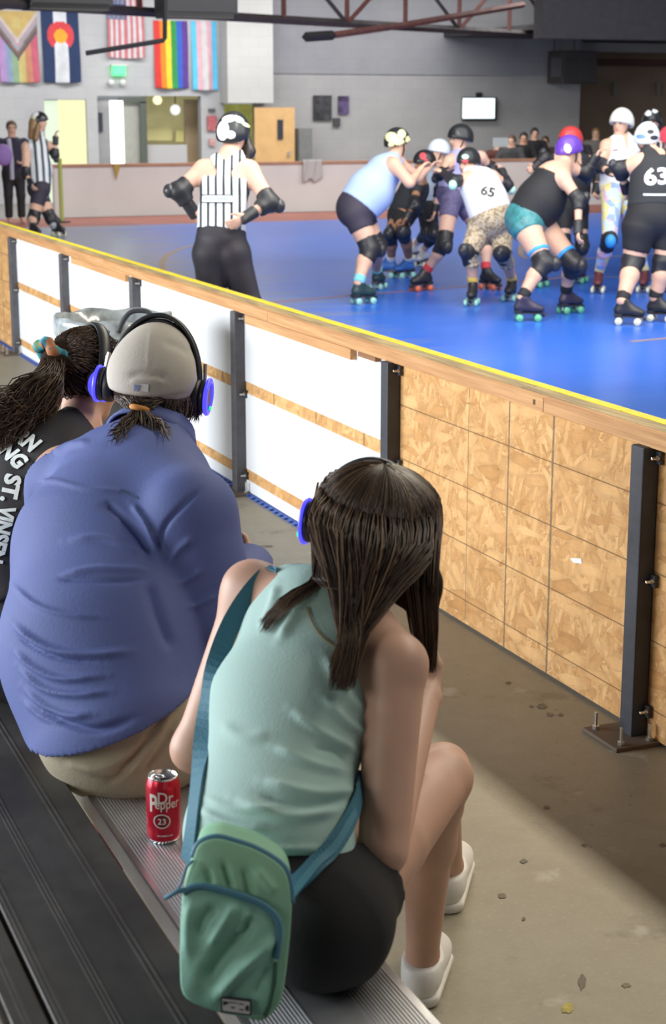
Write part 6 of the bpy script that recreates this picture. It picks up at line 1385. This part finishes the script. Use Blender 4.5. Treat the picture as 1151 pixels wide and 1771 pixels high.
    cp, V, Q = solid('cap', [ell(cc, (.098, .118, .112), A, .02), ell(cc - hf * .05 - hu * .02, (.09, .068, .07), A, .05)], .0065, CAPM, g, .0, [(hd - hu * .022, nrm(-hu + hf * .10))], fold=[([(218, 652), (245, 647), (275, 650), (290, 657)], 5, -.007), ([(222, 660), (250, 656), (288, 662)], 4, .005), ([(200, 682), (260, 690), (330, 680)], 3, -.003), ([(262, 568), (258, 600), (255, 640)], 2.5, .0025), ([(330, 590), (342, 620), (345, 660)], 6, -.004), ([(280, 590), (310, 600), (330, 615)], 7, -.004)])
    ct = bvh(V, Q); decal('cap_badge', [(231, 662), (257, 664), (256.5, 677), (230.5, 675)], [(0, 1, 2, 3)], ct, mat('badge_white', (.62, .62, .63), .7), cp, .003)
    decal('badge_blue', [(233, 664), (243, 665), (240, 675.5), (232.5, 675)], [(0, 1, 2, 3)], ct, mat('badge_blue', (.20, .24, .40), .7), cp, .004)
    br = [cc + hf * (.10 + .075 * math.sin(t)) + hl * .085 * math.cos(t) - hu * .03 for t in np.linspace(0, math.pi, 14)]
    n = len(br); V = br + [p - hu * .004 for p in br]; mesh_obj('brim', V, [tuple(range(n)), tuple(range(2 * n - 1, n - 1, -1))] + [(i, i + n, (i + 1) % n + n, (i + 1) % n) for i in range(n)], CAPM, cp)
    MB().lathe([(0, .006), (.006, .005), (.008, 0), (0, -.001)], cc + hu * .111, hu, 10).obj('button', CAPM, cp)
    # curly hair under the cap and a short pony tail
    solid('hair', [ell(hd - hu * .012 - hf * .012, (.094, .100, .080), A, .03), ell(px(241, 738, 3.79), (.034, .028, .048), None, .03)], .0068, mat('curly_under', (.026, .017, .012), .9, spec=.1), g, 0, [(hd + hf * .045, hf)])
    tie = px(241, 706, 3.785); MB().tube([tie + (rt * math.cos(t) * .017 + fw * math.sin(t) * .017 - UP * .004 * math.cos(t)) for t in np.linspace(0, 6.6, 20)], .0065, 8).obj('hair_tie', mat('orange_tie', (.62, .26, .06), .7), g, True)
    r = np.random.default_rng(8); paths = []
    def curl(a, b, amp, n=7):
        """wavy lock from a to b"""
        t = np.linspace(0, 1, n)[:, None]; o1 = nrm(np.cross(b - a, fw)); ph = r.uniform(0, 6.28); w = r.uniform(5, 9)
        return list(a + (b - a) * t + (o1 * np.sin(w * t + ph) + fw * np.cos(w * t + ph)) * amp * np.minimum(1, t * 3))
    for i in range(1100):
        z = np.clip(r.normal(0, 1, 3), -2, 2); a = r.uniform(-1, 1)
        e = px(243 + 52 * a + 5 * z[0], 808 - 34 * abs(a) ** 1.5 - r.uniform(0, 30), 3.725 + .03 * z[2])
        paths.append(curl(tie + rt * .014 * a - UP * .006 + fw * .01 * z[1], e, .008))
    for i in range(1300):
        x0 = r.uniform(197, 352); y0 = 684 + r.uniform(0, 6); z = np.clip(r.normal(0, 1, 3), -2, 2); dd = 3.815 + .00001 * (x0 - 262) ** 2
        if x0 < 285: e = px(241 + (x0 - 241) * .35 + 3 * z[0], 706 + 5 * z[1], 3.79)
        else: e = px(x0 - 10 + 6 * z[0], 718 + 9 * z[1], dd + .01)
        paths.append(curl(px(x0, y0, dd), e, .004, 5))
    strands('hair_strands', paths, HM_M, g, .0012, 11, 9)
    headphones('black headphones with blue lights worn over the beige cap', hd, f, hu, .9, .018, .01, .171, .103, .05)

def build_woman():
    g = thing('person', [.9, 4.2, 0], 'spectator with wavy brown ponytail in black shirt with white print', 'person', 'seated spectators')
    pel = onz(30, 1110, .56); bel = px(18, 1010, 4.12); che = px(45, 885, 4.24); ub = px(88, 800, 4.32); nb = px(136, 744, 4.38); hd = px(150, 645, 4.44)
    shR = px(112, 830, 4.16); elR = px(20, 1075, 4.02); wrR = px(150, 1080, 4.25); shL = px(50, 800, 4.58); elL = px(60, 960, 4.8); wrL = px(160, 980, 4.8)
    hipR = pel + np.array([.05, -.09, -.03]); hipL = pel + np.array([.05, .10, -.03]); knR = hipR + np.array([.42, .03, .03]); knL = hipL + np.array([.42, .05, .03]); aR = np.array([knR[0] + .02, knR[1] + .02, .10]); aL = np.array([knL[0] + .02, knL[1] + .02, .10])
    L = nrm(shR - shL); f = nrm(rt * .86 + fwh * .45 - UP * .26); hp, (hl, hf, hu) = head_prims(hd, f, UP, .97)
    T = [seg(pel, bel, (.17, .14), (.15, .13), L, .06), seg(bel, che, (.15, .13), (.16, .125), L, .06), seg(che, ub, (.16, .125), (.15, .10), L, .06), seg(ub, nb, (.14, .095), (.06, .058), L, .05)]
    S_ = [seg(ub * .6 + shR * .4, shR, .075, .068, None, .05), seg(ub * .6 + shL * .4, shL, .07, .064, None, .05)]
    B = T + S_ + [seg(shR, elR, .060, .046, None, .04), seg(elR, wrR, .044, .028, None, .03), seg(shL, elL, .058, .045, None, .04), seg(elL, wrL, .042, .028, None, .03), seg(nb, hd - hu * .05, .052, .05, None, .03)] + hp + hand_prims(wrR, nrm(wrR - elR), UP, fwh, .95, .6) + hand_prims(wrL, nrm(wrL - elL), UP, fwh, .95, .6)
    for (hq, k_, a) in ((hipR, knR, aR), (hipL, knL, aL)): B += [seg(hq, k_, .10, .065, None, .05), seg(k_, a, .058, .04, None, .03), seg(a, a + np.array([.10, .02, -.06]), .038, .03, None, .02)]
    body, V, Q = solid('body', B, .010, SKINS['fair'], g); face_parts(hd, f, hu, body, .97)
    TEE = mat('washed_black_tee', (.018, .017, .021), .8, bump=.1, bscale=120)
    sh, V, Q = solid('t_shirt', T + S_ + [seg(shR, shR + (elR - shR) * .55, .068, .064, None, .05, True), seg(shL, shL + (elL - shL) * .55, .066, .062, None, .05, True)], .0075, TEE, g, .012, [(pel, nrm(pel - bel)), (nb + nrm(nb - ub) * .0, nrm(nb - ub + f * .1))], fold=[([(60, 790), (68, 830), (60, 870)], 6, -.008), ([(75, 785), (80, 820), (72, 860)], 5, .006), ([(40, 860), (60, 840), (85, 835)], 6, .005)])
    tree = bvh(V, Q); PR_ = mat('cracked_white_print', (.70, .76, .76), .8, var=.1, vscale=60)
    for (tx, x, y, hh, a, ws, sh_) in (('BURN', 34, 752, 30, 38, .76, .2), ('ING', 22, 788, 30, 42, .8, .2), ('ST.', 20, 846, 30, 102, 1.0, 0), ('VINSEN', 3, 925, 30, 104, .78, 0)):
        V2, F2 = text_px(tx, x, y, hh, a, ws, .05, sh_); decal('shirt_print', V2, F2, tree, PR_, sh, .004)
    solid('leggings', [seg(pel - UP * .01, pel * .6 + bel * .4, (.172, .142), (.16, .135), L, .05)] + [s_ for hq, k_, a in ((hipR, knR, aR), (hipL, knL, aL)) for s_ in (seg(hq, k_, .102, .067, None, .05), seg(k_, a, .06, .043, None, .03, True))], .010, BLACK, g, .008, [(pel * .7 + bel * .3, nrm(bel - pel)), ((0, 0, .012), -UP)])
    for a in (aR, aL): make_shoe(a + np.array([.05, .02, 0]), (1, .2, 0), mat('grey_shoe', (.10, .10, .11), .5), g)
    solid('hair', [ell(hd + hu * .012 - hf * .012, (.088, .106, .104), [hl, hf, hu], .03), seg(px(96, 622, 4.36), px(66, 690, 4.30), .032, .042, None, .04), seg(px(66, 690, 4.30), px(20, 740, 4.24), .042, .045, None, .04)], .008, mat('ponytail_under', (.03, .018, .012), .9, spec=.1), g, 0, [(hd + hf * .058, nrm(hf * .9 - hu * .2))])
    tie = px(94, 616, 4.38); r = np.random.default_rng(11); paths = []
    for i in range(1900):
        z = r.normal(0, 1, 3); ph = r.uniform(-1, 1); el_ = r.uniform(-.3, 1.0)
        dv = nrm(hf * r.uniform(-.5, .62) + hl * ph + hu * el_ * 1.1)
        q = hd + hu * .010 - hf * .010 + (hl * (dv @ hl) * .095 + hf * (dv @ hf) * .112 + hu * (dv @ hu) * .112)
        mid = nrm((q - hd) / .11 + nrm(tie - hd) * .9); m_ = hd + hu * .008 + mid * .113
        paths.append([q, m_ * .75 + q * .25 + .0 * z, m_, tie + (r.normal(0, 1, 3)) * .010])
    for i in range(1500):
        z = np.clip(r.normal(0, 1, 4), -2, 2); w = r.normal(0, .009, 3); w2 = r.normal(0, .011, 3)
        e = px(-5 + 22 * z[0], r.uniform(690, 790), 4.22 + .03 * z[3])
        a1 = px(86 + 12 * z[0], 655 + 8 * z[1], 4.28 + .02 * z[2]); a2 = px(52 + 18 * z[0], 695 + 14 * z[1], 4.245 + .02 * z[2])
        paths.append([tie + r.normal(0, .010, 3), a1, a2 + w, (a2 + e) / 2 - w + w2, e])
    strands('hair_strands', paths, HM_W, g, .0013, 12, 12)
    SC = m_spots('floral_scrunchie', [(.03, .16, .22), (.10, .22, .08), (.42, .17, .07), (.06, .30, .38)], 45)
    ax = nrm(px(72, 655, 4.36) - px(118, 598, 4.40)); e1 = nrm(np.cross(ax, fw)); e2 = np.cross(ax, e1)
    MB().tube([tie + (e1 * math.cos(t) + e2 * math.sin(t)) * .045 + ax * .006 * math.sin(5 * t) for t in np.linspace(0, 6.28, 36)], [.0165 + .003 * math.sin(9 * t) for t in np.linspace(0, 6.28, 36)], 10).obj('scrunchie', SC, g, True)
    headphones('black headphones with blue lights worn over the wavy ponytail hair', hd, f, hu, 1.0, .012, .0, .138, .108, 0)
build_girl(); build_man(); build_woman()
build_skaters(); build_referees(); build_spectators()
